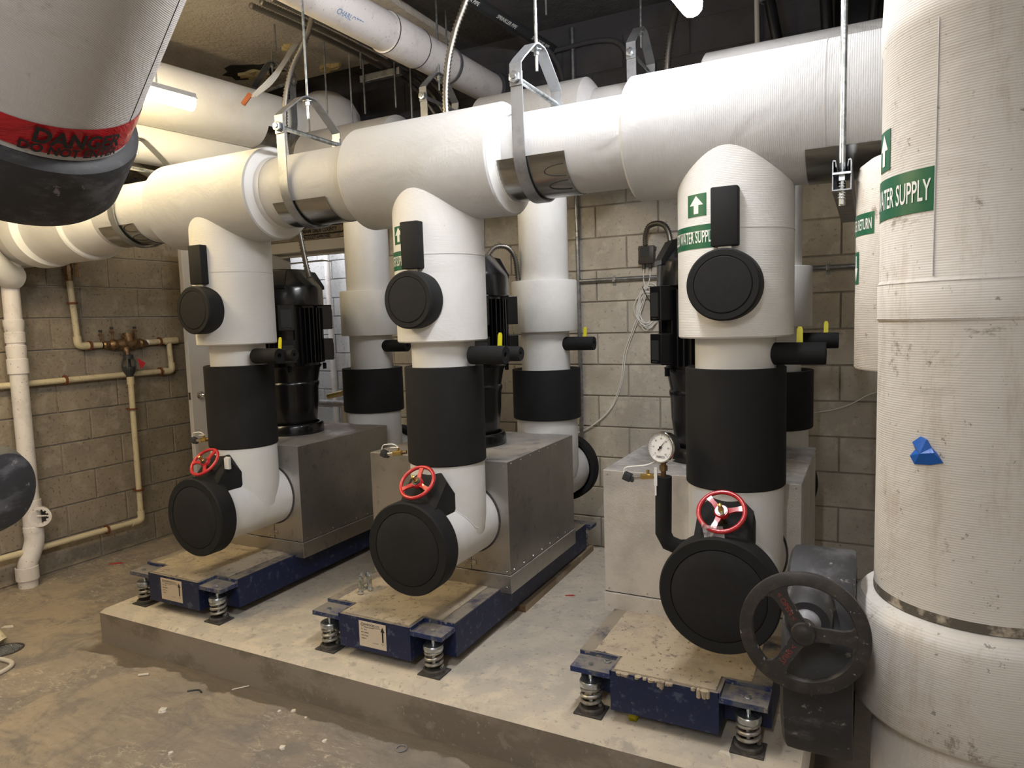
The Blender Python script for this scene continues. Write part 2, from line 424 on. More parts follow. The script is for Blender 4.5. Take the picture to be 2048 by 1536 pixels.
# corridor behind the door opening
struct('wall_corridor_back', MB().box((-5, 4.0, ZF), (1.2, 4.15, 3.2)), MORTG)
cb = bpy.data.objects['wall_corridor_back']
for r in range(15):
    zz = z0 + r * BH; x = -4.4 + (r % 2) * .23
    while x < .6:
        block(BW, 'x', (x + JT / 2, 4.0, zz + JT / 2), cb, CMUG); x += BW
struct('wall_corridor_side', MB().box((-5.1, YB + .2, ZF), (-5, 4.15, 3.2)), MORTG)
struct('wall_corridor_end', MB().box((1.2, YB + .2, ZF), (1.3, 4.15, 3.2)), MORTG)
struct('floor_corridor', MB().box((-5, YB, ZF - .2), (1.3, 4.15, ZF)), PADM)
struct('ceiling_corridor', MB().box((-5, YB + .2, 3.0), (1.3, 4.15, 3.2)), CMUG)

# door frame, lintel, door leaf
fr = MB()
fr.box((OPL - .05, YB - .03, ZF), (OPL + .02, YB + .2, OPT), .004); fr.box((OPR - .02, YB - .03, ZF), (OPR + .05, YB + .2, OPT), .004)
fr.box((OPL - .05, YB - .03, OPT - .02), (OPR + .05, YB + .2, OPT + .075), .004)
fr.box((OPL, YB + .07, OPT - .05), (OPR, YB + .11, OPT - .01), .003)
struct('trim_1', fr, FRAMEP, label='beige steel door frame around the opening in the back wall')
ln = struct('trim_2', MB().box((OPL - .1, YB - .016, OPT + .08), (OPR + .1, YB + .02, OPT + .21)), LINTEL, label='precast concrete lintel with stencilled lettering over the door')
st = MB()
cx0, cx1, czz = -1.44, -.92, OPT + .158
for ring in (0,):
    pts = []
    for i in range(28):
        a = 2 * PI * i / 28; ccx = (cx1 - .035) if math.cos(a) > 0 else (cx0 + .035)
        pts.append(V((ccx + .035 * math.cos(a), YB - .018, czz + .035 * math.sin(a))))
    st.tube(pts, .006, 5, closed=True)
st2 = text_mb('MIAMI DADE COUNTY', .046, (-1.405, YB - .018, czz - .016), (1, 0, 0), (0, 0, 1), .86, bold=.045); st.add(st2.v, st2.f)
st2 = text_mb('PRODUCT APPROVED', .034, (-1.40, YB - .018, czz - .070), (1, 0, 0), (0, 0, 1), .95, bold=.045); st.add(st2.v, st2.f)
obj('lettering', st, BTXT, ln, smooth=False)

DLX = -1.80; dth = .045
dl = struct('door_1', MB().box((DLX - .02, 1.07, ZF + .02), (DLX + dth - .02, YB - .035, OPT - .02), .003), DOORP, label='white steel door leaf standing open against the left wall')
kn = MB(); ky, kz = 1.13, 1.0 + .0
kn.lathe([(0, 0), (.034, 0), (.034, .006), (.012, .012), (.012, .03), (.026, .04), (.030, .055), (.022, .068), (0, .072)], (DLX + dth - .02, ky + .02, kz), (1, 0, 0), 20)
obj('knob', kn, CHROME, dl)
obj('latch_plate', MB().box((DLX - .01, 1.067, kz - .03), (DLX + dth - .03, 1.071, kz + .03)), STEELP, dl, smooth=False)

# ------------------------------------------------------------------ concrete pad
PX0, PX1, PY0, PY1 = -.66, 3.0, -.495, 1.52
pad = MB(); c_ = .022
vs = [(PX0, PY0, ZF), (PX1, PY0, ZF), (PX1, PY1, ZF), (PX0, PY1, ZF), (PX0, PY0, -c_), (PX1, PY0, -c_), (PX1, PY1, -c_), (PX0, PY1, -c_),
      (PX0 + c_, PY0 + c_, 0), (PX1 - c_, PY0 + c_, 0), (PX1 - c_, PY1, 0), (PX0 + c_, PY1, 0)]
pad.add(vs, [(0, 1, 5, 4), (1, 2, 6, 5), (2, 3, 7, 6), (3, 0, 4, 7), (4, 5, 9, 8), (5, 6, 10, 9), (7, 4, 8, 11), (6, 7, 11, 10), (8, 9, 10, 11)])
pm = obj('equipment_pad', pad, PADF, loc=(0, 0, ZF), smooth=False)
pm.data.materials.append(PADM)
for p in pm.data.polygons:
    if abs(p.normal.z) > .3: p.material_index = 1
tag(pm, 'long raised concrete pad under the three pumps', 'pad')

# ------------------------------------------------------------------ pumps
XK = [0.0, 1.365, 2.695]
WHO = ['left', 'middle', 'right']
WHERE = ['beneath the warm lit pipe nearest the door', 'with four loose bolts standing on it', 'nearest the big stained riser']
BX0, BX1, BY0, BY1, BZ0, BZ1, BZS = -.602, .236, .178, 1.02, .282, .853, .192
z0b, z1b = .05, .209
def base(k):
    X = XK[k]; lab = ['blue steel inertia base filled with concrete under the pump by the door', 'blue steel inertia base carrying four loose bolts, middle pump', 'blue inertia base beside the dark handwheel, without a paper label'][k]
    t = thing('inertia_base', lab, 'pump base', (X, 0, 0), 'blue inertia bases on the pad')
    fr = MB()
    nx0, nx1, bx0, bx1 = X - .391, X + .012, X - .556, X + .177
    yb = 1.36
    th = .012
    zt = z1b - .004
    # channel frame: nose and body
    outline = [(nx0, -.368), (nx1, -.368), (nx1, -.252), (bx1, -.252), (bx1, yb), (nx1, yb), (nx1, yb + .116), (nx0, yb + .116), (nx0, yb), (bx0, yb), (bx0, -.252), (nx0, -.252)]
    n = len(outline)
    ins = [(nx0 + th, -.368 + th), (nx1 - th, -.368 + th), (nx1 - th, -.252 + th), (bx1 - th, -.252 + th), (bx1 - th, yb - th), (nx1 - th, yb - th), (nx1 - th, yb + .116 - th), (nx0 + th, yb + .116 - th), (nx0 + th, yb - th), (bx0 + th, yb - th), (bx0 + th, -.252 + th), (nx0 + th, -.252 + th)]
    vs = [V((x, y, z0b)) for x, y in outline] + [V((x, y, zt)) for x, y in outline] + [V((x, y, zt)) for x, y in ins] + [V((x, y, zt - .05)) for x, y in ins]
    fs = [(i, (i + 1) % n, (i + 1) % n + n, i + n) for i in range(n)] + [(i + n, (i + 1) % n + n, (i + 1) % n + 2 * n, i + 2 * n) for i in range(n)] + [(i + 2 * n, (i + 1) % n + 2 * n, (i + 1) % n + 3 * n, i + 3 * n) for i in range(n)]
    fs.append(tuple(range(n - 1, -1, -1)))
    fr.add(vs, fs)
    # channel top flanges along the long sides
    fr.box((bx1 - .07, -.25, zt - .004), (bx1 - .001, yb, zt + .003)); fr.box((bx0 + .001, -.25, zt - .004), (bx0 + .06, yb, zt + .003))
    obj('steel_frame', fr, BLUE, t, smooth=False)
    fi = MB()
    i0, i1 = X - .556 + .06, X + .177 - .07
    fi.prism([(0, 0)], 0, 0) if False else None
    rr = random.Random(k)
    # concrete surface grid with a slightly rough top
    nxs = 14; nys = 34
    xs = [i0 + (i1 - i0) * i / nxs for i in range(nxs + 1)]; ys = [-.25 + (yb + .25) * j / nys for j in range(nys + 1)]
    vs = []; fs = []
    for y in ys:
        for x in xs: vs.append(V((x, y, zt + .003 + rr.uniform(0, .0035))))
    for j in range(nys):
        for i in range(nxs):
            a = j * (nxs + 1) + i; fs.append((a, a + 1, a + nxs + 2, a + nxs + 1))
    fi.add(vs, fs)
    fi.box((nx0 + th, -.368 + th, zt - .045), (nx1 - th, -.24, zt + .005)); fi.box((i0, -.245, zt - .045), (i1, yb - .02, zt + .002))
    obj('concrete_fill', fi, FILL, t, smooth=False)
    # corner brackets
    for (x0, x1, y0, y1) in ((nx1, bx1, -.368, -.252), (bx0, nx0, -.368, -.252), (nx1, bx1 + .03, yb, yb + .116), (bx0, nx0, yb, yb + .116)):
        b = MB(); zb = zt - .014
        b.box((x0, y0, zb - .022), (x1, y1, zb), .002)
        yy = (y1 - .003 if y0 < 0 else y0 - .003)
        b.box((x0, yy - .004, zb - .004), (x1, yy + .006, zt + .003)) ; b.box((x0 - .003, y0, zb - .004), (x0 + .004, y1, zt + .002)) if x0 == nx1 else b.box((x1 - .004, y0, zb - .004), (x1 + .003, y1, zt + .002))
        br = obj('corner_bracket', b, BLUET, t, smooth=False)
        cx, cy = (x0 + x1) / 2 + .012 * (1 if x0 == nx1 else -1), (y0 + y1) / 2 - (.018 if y0 < 0 else 0)
        bo = MB(); bo.lathe([(0, .006), (.010, .006), (.0105, 0), (.013, 0), (.013, -.001), (0, -.001)], (cx, cy, zb + .001), (0, 0, 1), 6)
        obj('bolt_head', bo, ZINC, br)
        if k == 2 and x0 == bx0 and y0 < 0:
            bo = MB(); bo.lathe([(.010, 0), (.016, 0), (.016, .004), (.010, .004), (.010, 0)], (cx + .055, cy + .045, zb + .001), (0, 0, 1), 6); obj('nut', bo, ZINC, br)
    if k == 2:
        dr_ = MB(); rr2 = random.Random(4)
        for i in range(26):
            u = rr2.uniform(0, 1) ** .8; x = nx0 + .02 + (nx1 - nx0 - .04) * u; h_ = rr2.uniform(.004, .012) if rr2.random() < .75 else rr2.uniform(.015, .035)
            dr_.lathe([(0, h_ * .2), (rr2.uniform(.006, .014), 0), (.008, -h_), (0, -h_ * 1.2)], (x, -.3685, zt + .001), (0, 0, 1), 7)
        obj('dried_concrete', dr_, FILL, t)['kind'] = 'stuff'
    if k < 2:
        lb = MB(); lx0, lx1, lz0, lz1 = X - .273, X - .120, .095, .195
        if k == 0: lx0, lx1 = X - .29, X - .12
        lz0 = .072; lz1 = .192
        yl = -.3695
        lb.box((lx0, yl, lz0), (lx1, yl + .001, lz1))
        l = obj('paper_label', lb, PAPER, t, smooth=False)
        tx = MB(); W = lx1 - lx0
        def T(s, sz, u, w_, sx=1):
            q = text_mb(s, sz, (lx0 + W * u, yl - .0006, lz0 + (lz1 - lz0) * w_), (1, 0, 0), (0, 0, 1), sx); tx.add(q.v, q.f)
        T('KINETICS', .0125, .20, .85, 1.0); T('Noise Control', .0095, .20, .76, .95)
        T('6300 Irelan Place', .0055, .52, .89); T('Dublin, OH 43017', .0055, .52, .84); T('www.kineticsnoise.com', .0055, .52, .79)
        for i, s in enumerate(('PO:   Base', 'MFG: 000461', 'TAG: Pump', 'ITEM: 01')): T(s, .008, .08, .66 - i * .12)
        T('www.kinetics', .006, .50, .19); T('THIS SIDE', .0045, .81, .22); T('UP', .0045, .85, .17)
        ax_, az_ = lx0 + W * .88, lz0 + (lz1 - lz0)
        H = lz1 - lz0
        tx.prism([(ax_ - .004, lz0 + H * .30), (ax_ + .004, lz0 + H * .30), (ax_ + .004, lz0 + H * .70), (ax_ + .011, lz0 + H * .70), (ax_, lz0 + H * .90), (ax_ - .011, lz0 + H * .70), (ax_ - .004, lz0 + H * .70)], yl - .0008, yl - .0003)
        for (q0, q1) in ((0, 1),):
            pts = [V((lx0 + W * .13 + .007 * math.cos(a), yl - .0006, lz0 + H * .87 + .007 * math.sin(a))) for a in [2 * PI * i / 12 for i in range(12)]]
            tx.tube(pts, .0009, 4, closed=True)
        obj('lettering', tx, BTXT, l, smooth=False)
    # isolator springs
    for n_, (cx, cy) in enumerate((((nx1 + bx1) / 2 + .012, -.328), ((bx0 + nx0) / 2 - .012, -.328), ((nx1 + bx1) / 2 + .03, yb + .058), ((bx0 + nx0) / 2, yb + .058))):
        nm = [['right front', 'left front', 'right rear', 'left rear'][n_], ['by the door', 'in the middle', 'nearest the big riser'][k]]
        spring(cx, cy, zt - .036, f'coil spring isolator at the {nm[0]} corner of the blue base {nm[1]}')
def spring(cx, cy, ztop, label):
    t = thing('spring_isolator', label, 'spring', (cx, cy, 0), 'coil spring isolators under the blue bases')
    obj('base_plate', MB().box((cx - .058, cy - .05, 0), (cx + .058, cy + .05, .007), .0015, ), RUBBER, t, smooth=False)
    obj('rubber_cup', MB().lathe([(0, .007), (.050, .007), (.050, .022), (.046, .026), (.040, .026), (.040, .020), (0, .020)], (cx, cy, 0), (0, 0, 1), 28), RUBBER, t)
    pts = []; n = 72; zb0, zb1 = .030, .108
    for i in range(n + 1):
        a = 2 * PI * 3.1 * i / n; f = i / n; pts.append(V((cx + .036 * math.cos(a), cy + .036 * math.sin(a), zb0 + (zb1 - zb0) * f)))
    obj('coil', MB().tube(pts, .0075, 8), SPRINGM, t)
    obj('top_cup', MB().lathe([(.026, .110), (.040, .107), (.045, .110), (.046, .126), (.042, .132), (.010, .134), (0, .134)], (cx, cy, 0), (0, 0, 1), 28), ZINC, t)
    obj('adjusting_bolt', MB().cyl((cx, cy, .035), (cx, cy, ztop), .0085, seg=12), ZINC, t)

def enclosure(k):
    X = XK[k]; m = BOXE if k == 2 else BOXM
    lab = ['sheet metal box around the pump by the door, warm lit front', 'sheet metal box around the middle pump, with bright right side', 'embossed aluminium box around the pump behind the pressure gauge'][k]
    t = thing('pump_enclosure', lab, 'metal box', (X, .6, BZS), 'sheet metal boxes over the pump bodies')
    x0, x1 = X + BX0, X + BX1
    obj('cover', MB().box((x0, BY0, BZ0 + .004), (x1, BY1, BZ1), .002), m, t, smooth=False)
    obj('skirt', MB().box((x0 - .004, BY0 - .006, BZS), (x1 + .006, BY1 + .004, BZ0), .002), m, t, smooth=False)
    obj('shadow_gap', MB().box((x0 + .003, BY0 + .003, BZ0 - .001), (x1 - .003, BY1 - .003, BZ0 + .005)), BTXT, t, smooth=False)
    sc = MB()
    def screw(p, ax): sc.lathe([(0, .003), (.003, .003), (.0045, 0)], p, ax, 6)
    for i in range(8):
        y = BY0 + .04 + i * .11
        screw((x1, y, BZ1 - .014), (1, 0, 0)); screw((x1, y, BZ0 + .02), (1, 0, 0))
    for x in (x0 + .02, x1 - .02, x1 - .26, x0 + .2):
        screw((x, BY0, BZ1 - .018), (0, -1, 0)); screw((x, BY0, BZ0 + .018), (0, -1, 0)); screw((x, BY0 - .006, BZS + .03), (0, -1, 0))
    s_ = obj('screws', sc, STEELP, t); s_['kind'] = 'stuff'
    sx = X + .012
    obj('panel_seam', MB().box((sx, BY0 - .0012, BZ0 + .006), (sx + .003, BY0 + .001, BZ0 + .11)), BTXT, t, smooth=False)
    lt = MB(); lt.box((sx + .004, BY0 - .006, BZ0 + .03), (sx + .030, BY0 - .001, BZ0 + .055), .001)
    lt.tube([V((sx - .018 + .018 * math.cos(a) + .01, BY0 - .008, BZ0 + .042 + .011 * math.sin(a))) for a in [2 * PI * i / 14 for i in range(14)]], .0016, 5, closed=True)
    obj('latch', lt, STEELP, t)
    col = MB(); col.lathe([(.170, 0), (.181, 0), (.181, .004), (.170, .004), (.170, 0)], (X + .008, BY0, .556), (0, -1, 0), 40); obj('collar_gasket', col, RUBBER, t)

def motor(k):
    X = XK[k] - .212; Y = .60
    lab = ['black vertical pump motor by the door, dusty domed cap', 'black vertical pump motor half hidden behind the middle riser', 'black vertical pump motor left of the riser with the big green label'][k]
    t = thing('pump_motor', lab, 'motor', (X, Y, .853), 'black pump motors')
    o = (X, Y, 0); Z = (0, 0, 1)
    obj('foot', MB().lathe([(0, .853), (.200, .853), (.200, .905), (.190, .918), (.175, .918)], o, Z, 40), BLACKP, t)
    obj('coupling_housing', MB().lathe([(.150, .90), (.160, .93), (.176, 1.05), (.180, 1.15), (.186, 1.166), (.186, 1.18), (.180, 1.19), (.196, 1.27), (.21, 1.292)], o, Z, 40), BLACKP, t)
    bd = MB(); bd.lathe([(0, 1.285), (.200, 1.285), (.200, 1.69), (0, 1.69)], o, Z, 40)
    obj('stator_body', bd, BLACKP, t)
    fn = MB()
    for i in range(44):
        a = 2 * PI * i / 44
        if i % 11 in (5, 6): continue
        M = Matrix.Translation((X, Y, 0)) @ Matrix.Rotation(a, 4, 'Z')
        fn.box((.195, -.0035, 1.31), (.232, .0035, 1.66), 0, M)
    f_ = obj('cooling_fins', fn, BLACKP, t, smooth=False)
    for a in (PI * .25, PI * .75, PI * 1.25, PI * 1.75):
        for (za, zb) in ((1.32, 1.46), (1.52, 1.68)):
            M = Matrix.Translation((X, Y, 0)) @ Matrix.Rotation(a, 4, 'Z')
            b = MB(); b.box((.19, -.05, za), (.285, .05, zb), .004, M)
            p = obj('mounting_pad', b, BLACKP, t, smooth=False)
            q = MB(); q.box((.286, -.032, za + .02), (.289, .032, zb - .03), 0, M); q.box((.286, -.02, za + .008), (.292, .02, za + .014), 0, M)
            obj('pad_recess', q, DPLAST, p, smooth=False)
    hd = MB(); hd.lathe([(.236, 1.675), (.240, 1.68), (.238, 1.785), (.228, 1.805), (.170, 1.885), (.150, 1.905), (0, 1.915)], o, Z, 40)
    for a in (PI * 1.68, PI * 1.18, PI * .3):
        M = Matrix.Translation((X, Y, 0)) @ Matrix.Rotation(a, 4, 'Z')
        hd.prism([(.05, 1.78), (.243, 1.78), (.243, 1.80), (.19, 1.89), (.05, 1.912)], -.055, .055, M)
    obj('fan_cowl', hd, BLACKP, t, ang=30)
    bt = MB()
    for a in (PI * 1.75, PI * 1.25, PI * .75, PI * .25):
        bt.cyl((X + .225 * math.cos(a), Y + .225 * math.sin(a), 1.26), (X + .225 * math.cos(a), Y + .225 * math.sin(a), 1.30), .012, seg=8)
    obj('flange_bolts', bt, BLACKP, t)
    return t

def end_cap(t, c, ax, R, L, name='end_cap'):
    """foam cap: outer drum with a raised rim and an inset round face"""
    ax = V(ax)
    drum = MB().lathe([(R - .03, 0), (R - .004, 0), (R, .008), (R, L - .007), (R - .006, L), (R * .80, L), (R * .79, L - .008), (0, L - .008)], c, ax, 64)
    o = obj(name, drum, FOAM, t, ang=32)
    face = MB().lathe([(R * .785, L - .008), (R * .785, L - .002), (R * .76, L + .001), (R * .4, L + .003), (0, L + .004)], c, ax, 64)
    obj('cap_face', face, FOAMF, o)
    return o
FOAMF = simple('foam_face', (.0075, .0073, .0078), .85, var=[(40, (.010, .0095, .0098), .4, .7)], bump=[(120, .2, .0015), (9, .15, .004)])

def stub(t_name, lab, X, Y, grp, short=False, hx=.33):
    X = X + (.045 if not short else 0)
    t = thing('insulated_drain_valve', lab, 'valve', (X + .2, Y, 1.39), grp)
    z = 1.39
    if not short:
        obj('foam_sleeve', MB().lathe([(.020, .006), (.041, 0), (.042, .012), (.042, .165), (.040, .18), (.014, .178), (.013, .10)], (X + .135, Y - .035, z), (1, 0, .0), 28), FOAM, t)
        obj('foam_sleeve', MB().lathe([(0, 0), (.034, 0), (.034, .13), (.030, .138), (.010, .136), (.01, .1)], (X + .22, Y + .03, z + .002), (1, 0, 0), 24), FOAM, t)
    else:
        obj('foam_sleeve', MB().lathe([(.020, .006), (.041, 0), (.042, .012), (.041, .185), (.040, .195), (.014, .194), (.013, .10)], (X + .135, Y - .02, z), (1, 0, .0), 28), FOAM, t)
    h = MB(); w_ = .011
    h.prism([(-w_, 0), (w_, 0), (w_ * .95, .075), (w_ * .5, .086), (-w_ * .5, .086), (-w_ * .95, .075)], -.002, .002, Matrix.Translation((X + hx, Y - .02, z + .014)) @ Matrix.Rotation(-.12, 4, 'X'))
    obj('yellow_handle', h, YEL, t, smooth=False)

def cylmap(cx, cy, R, phi, z):
    """point on a vertical cylinder; phi measured from -y towards +x"""
    return V((cx + R * math.sin(phi), cy - R * math.cos(phi), z))
def marker(parent, cx, cy, R, phi_r, zb, zt, txt, th, sx, arc, arrow=None, name='pipe_marker', tphi=None):
    """green band whose right edge is at phi_r; arrow=(phi0,phi1,z0,z1,direction)"""
    mb = MB(); n = 24; vs = []; fs = []
    def band(p0, p1, z0_, z1_):
        vs = []; fs = []
        for i in range(n + 1):
            p = p0 + (p1 - p0) * i / n
            vs += [cylmap(cx, cy, R + .0012, p, z0_), cylmap(cx, cy, R + .0012, p, z1_), cylmap(cx, cy, R - .001, p, z0_), cylmap(cx, cy, R - .001, p, z1_)]
        for i in range(n):
            a = i * 4; fs += [(a, a + 4, a + 5, a + 1), (a + 2, a + 3, a + 7, a + 6), (a, a + 2, a + 6, a + 4), (a + 1, a + 5, a + 7, a + 3)]
        mb.add(vs, fs)
    band(phi_r - arc / R, phi_r, zb, zt)
    if arrow: band(arrow[0], arrow[1], arrow[2], arrow[3])
    o = obj(name, mb, GREEN, parent, smooth=True)
    vt, ft = text_flat(txt, th, sx, 'RIGHT')
    tr = phi_r - .018 / R if tphi is None else tphi
    zt0 = (zb + zt) / 2 - th * .35
    lt = MB().add([cylmap(cx, cy, R + .0022, tr + v.x / R, zt0 + v.y) for v in vt], ft)
    if arrow:
        a0, a1, za, zb_, dr = arrow; mid = (a0 + a1) / 2; hw = (a1 - a0) / 2
        H = zb_ - za
        def P(u, w_): 
            return cylmap(cx, cy, R + .0022, mid + u * hw, za + H * (w_ if dr > 0 else 1 - w_))
        lt.add([P(-.25, .12), P(.25, .12), P(.25, .52), P(-.25, .52)], [(0, 1, 2, 3)])
        lt.add([P(-.72, .50), P(0, .50), P(0, .92), P(.72, .50)], [(0, 1, 2), (1, 3, 2)])
    obj('lettering', lt, WTXT, o, smooth=False)
    return o

def wheel(t, c, ax, R, mat, spokes=3, rot=0, tube=.0085, hub=.026):
    """spoked handwheel, real ring with three flat spokes"""
    ax = V(ax).normalized(); e1 = V((1, 0, 0)); e1 = (e1 - ax * e1.dot(ax)).normalized(); e2 = ax.cross(e1)
    c = V(c); mb = MB()
    pts = [c + (e1 * math.cos(a) + e2 * math.sin(a)) * (R - tube) for a in [2 * PI * i / 48 for i in range(48)]]
    mb.tube(pts, tube, 10, closed=True)
    o = obj('handwheel', mb, mat, t)
    for i in range(spokes):
        a = rot + 2 * PI * i / spokes; d = e1 * math.cos(a) + e2 * math.sin(a); s = ax.cross(d)
        sp = MB(); pp = []
        for (r, w_) in ((hub * .8, .011), (R * .55, .008), (R - tube, .012)):
            for (sw, h) in ((-1, -.004), (1, -.004), (1, .004), (-1, .004)): pp.append(c + d * r + s * sw * w_ + ax * (h + (-.004 if r < R * .4 else 0)))
        fs = [(3, 2, 1, 0), (8, 9, 10, 11)]
        for j in (0, 4):
            for q in range(4): fs.append((j + q, j + (q + 1) % 4, j + 4 + (q + 1) % 4, j + 4 + q))
        sp.add(pp, fs); obj('spoke', sp, mat, o)
    obj('hub', MB().lathe([(0, -.012), (hub, -.012), (hub, .002), (hub * .85, .007), (0, .007)], c, ax, 24), mat, o)
    return o

def riser(k):
    X = XK[k] + .008
    lab = ['white insulated riser with black end cap, nearest the door', 'white insulated riser with black end cap, middle of the three', 'white insulated riser with black end cap behind the dark handwheel'][k]
    t = thing('insulated_riser', lab, 'pipe', (X, 0, .556), 'front row of white risers with black foam cuffs')
    o = (X, 0, 0); Z = (0, 0, 1); R = .211
    top = 2.242 - .05
    mb = MB(); mb.lathe([(.149, 1.456), (R - .006, 1.455), (R, 1.461), (R, 1.80), (R, top)], o, Z, 64)
    # ragged cut lower edge
    up = obj('upper_jacket', mb, WHITEV, t)
    obj('lap_seam', MB().lathe([(R, 1.842), (R + .0016, 1.842), (R + .0016, 1.8445), (R, 1.8445)], o, Z, 64), OLDG, up)
    obj('neck', MB().lathe([(.149, 1.28), (.149, 1.47)], o, Z, 56), WHITEP, t)
    obj('foam_cuff', MB().lathe([(.149, 1.335), (.182, 1.342), (.186, 1.338), (.186, .893), (.182, .888), (.15, .888)], o, Z, 64), FOAM, t)
    el = MB(); el.lathe([(.178, .892), (.178, .70), (.176, .556), (.14, .47), (.05, .44)], o, Z, 56)
    el.lathe([(.172, 0), (.172, .44)], (X, BY0, .556), (0, -1, 0), 56)
    obj('elbow_jacket', el, WHITEP, t)
    # mitre seam of the branch
    sm = MB(); pts = []
    for i in range(33):
        a = PI * i / 32; x = .178 * math.cos(a); y = -.178 * math.sin(a)
        if abs(x) > .1715: x = math.copysign(.1715, x)
        pts.append(V((X + x, y * 1.0, .556 + math.sqrt(max(.1735 ** 2 - x * x, 0)))))
    sm.tube(pts, .0028, 6); obj('seam', sm, WHITEP, t)
    end_cap(t, (X, -.262, .556), (0, -1, 0), .210, .098)
    # 45 degree bonnet with foam block and red handwheel
    d = V((0, -.7071, .7071)); b0 = V((X + (.02 if k < 2 else .0), 0, .556))
    M = Matrix.Translation(b0) @ Matrix.Rotation(PI * .25, 4, 'X')
    h = .098; c45 = .045
    octp = [(-h, -h + c45), (-h + c45, -h), (h - c45, -h), (h, -h + c45), (h, h - c45 * .4), (h - c45 * .4, h), (-h + c45 * .4, h), (-h, h - c45 * .4)]
    # extrude along local z: build with prism (extrudes y) then rotate so y -> z
    M2 = M @ Matrix.Rotation(PI / 2, 4, 'X')
    fb = MB().prism([(a, b) for a, b in octp], .19, .335, M2 @ Matrix.Scale(1, 4))
    obj('foam_bonnet', fb, FOAM, t, smooth=False)
    wh = thing('valve_handwheel', ['red handwheel with a white tag, over the black cap by the door', 'red handwheel over the black cap of the middle pump', 'red handwheel with a scrap of clear plastic film caught on it'][k], 'handwheel', tuple(b0 + d * .41), 'red handwheels')
    wheel(wh, b0 + d * .405, d, .0885, RED, 3, [1.2, PI / 2 + .1, .25][k])
    obj('stem', MB().lathe([(0, .30), (.011, .30), (.011, .425), (.008, .428), (.008, .452), (.004, .455), (0, .455)], b0, d, 14), BRASS, wh)
    obj('washer', MB().lathe([(.008, .411), (.019, .411), (.019, .416), (.008, .416)], b0, d, 24), ZINC if k == 2 else DPLAST, wh)
    # small round foam cover on the riser with a strap cover above it
    g = thing('check_valve_cover', ['small round black foam cover with strap on the riser by the door', 'small round black foam cover with strap on the middle riser', 'small round black foam cover with strap beside the large green label'][k], 'pipe cover', (X, -.25, 1.645), 'round foam covers on the front risers')
    end_cap(g, (X + .004, -.182, 1.645), (0, -1, 0), .126, .098, 'foam_drum')
    obj('strap_cover', MB().box((X - .043, -.248, 1.78), (X + .050, -.19, 1.985), .006), FOAM, g, ang=30)
    obj('link', MB().box((X - .02, -.232, 1.75), (X + .026, -.220, 1.80)), STEELP, g, smooth=False)
    if k > 0:
        pr = [None, -.30, -.16][k]
        marker(up, X, 0, R, pr, 1.782, 1.866, 'CHILLED WATER SUPPLY', .060, .42, .44, (-.64 if k == 1 else -.725, -.24 if k == 1 else -.315, 1.897, 1.977, 1), tphi=[0, -.19, -.15][k])
    stub('s', ['black foam stub with a yellow handle on the riser by the door', 'black foam stub with a yellow handle on the middle front riser', 'long black foam stub with a yellow handle left of the return pipe'][k], X - .008, 0, 'front drain valves with yellow handles', short=(k == 2), hx=[.30, .275, .24][k])
    return t

def rear_riser(k):
    X = XK[k]; Y = 1.19
    lab = ['rear white insulated riser beside the doorway', 'rear white insulated riser in front of the block wall, middle', 'rear white insulated riser mostly hidden behind the right front riser'][k]
    t = thing('insulated_riser', lab, 'pipe', (X, Y, .556), 'rear row of white risers with black foam cuffs')
    o = (X, Y, 0); Z = (0, 0, 1)
    obj('upper_jacket', MB().lathe([(.152, 1.77), (.152, 2.66)], o, Z, 48), WHITEP, t)
    obj('collar_jacket', MB().lathe([(.150, 1.465), (.200, 1.467), (.203, 1.472), (.203, 1.772), (.199, 1.778), (.15, 1.778)], o, Z, 56), WHITEP, t)
    obj('neck', MB().lathe([(.151, 1.20), (.151, 1.48)], o, Z, 48), WHITEP, t)
    obj('foam_cuff', MB().lathe([(.17, 1.22), (.196, 1.236), (.212, 1.236), (.213, 1.23), (.213, .935), (.209, .93), (.17, .93)], o, Z, 56), FOAM, t)
    el = MB(); el.lathe([(.190, .94), (.190, .62), (.18, .556), (.14, .47), (.05, .44)], o, Z, 48); el.lathe([(.178, 0), (.178, .42)], (X, BY1, .556), (0, 1, 0), 48)
    obj('elbow_jacket', el, WHITEP, t)
    end_cap(t, (X, 1.425, .556), (0, 1, 0), .222, .085)
    stub('s', ['black foam stub with a yellow handle on the rear riser beside the doorway', 'black foam stub with a yellow handle on the rear riser before the block wall', 'black foam stub with a yellow handle low behind the right front riser'][k], X, Y, 'rear drain valves with yellow handles', short=True, hx=.27)

for k in range(3):
    base(k); enclosure(k); motor(k); riser(k); rear_riser(k)

# ------------------------------------------------------------------ front header
ZH = 2.242; RT = .238; RP = .180
hd = thing('supply_header', 'large white insulated header pipe running over the three front risers', 'pipe', (1.3, 0, ZH))
H0 = (0, 0, ZH); AX = (1, 0, 0)
def ring_rough(R, x, seed, amp=.006):
    pass
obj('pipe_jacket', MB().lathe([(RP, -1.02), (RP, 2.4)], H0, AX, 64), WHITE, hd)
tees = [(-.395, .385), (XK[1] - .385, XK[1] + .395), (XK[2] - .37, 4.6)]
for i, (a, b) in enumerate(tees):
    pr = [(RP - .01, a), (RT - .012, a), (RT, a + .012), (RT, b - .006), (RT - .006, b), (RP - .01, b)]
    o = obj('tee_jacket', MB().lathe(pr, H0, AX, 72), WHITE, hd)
    if i < 2:
        # pale mastic filled end face towards the right, with a fillet down to the pipe
        obj('mastic_fillet', MB().lathe([(RT - .008, b + .001), (RP + .02, b + .004), (RP + .006, b + .014), (RP + .001, b + .045)], H0, AX, 72), WHITEP, o)
obj('seam', MB().lathe([(RT, 3.02), (RT + .0012, 3.02), (RT + .0012, 3.023), (RT, 3.023)], H0, AX, 72), OLDG, hd)
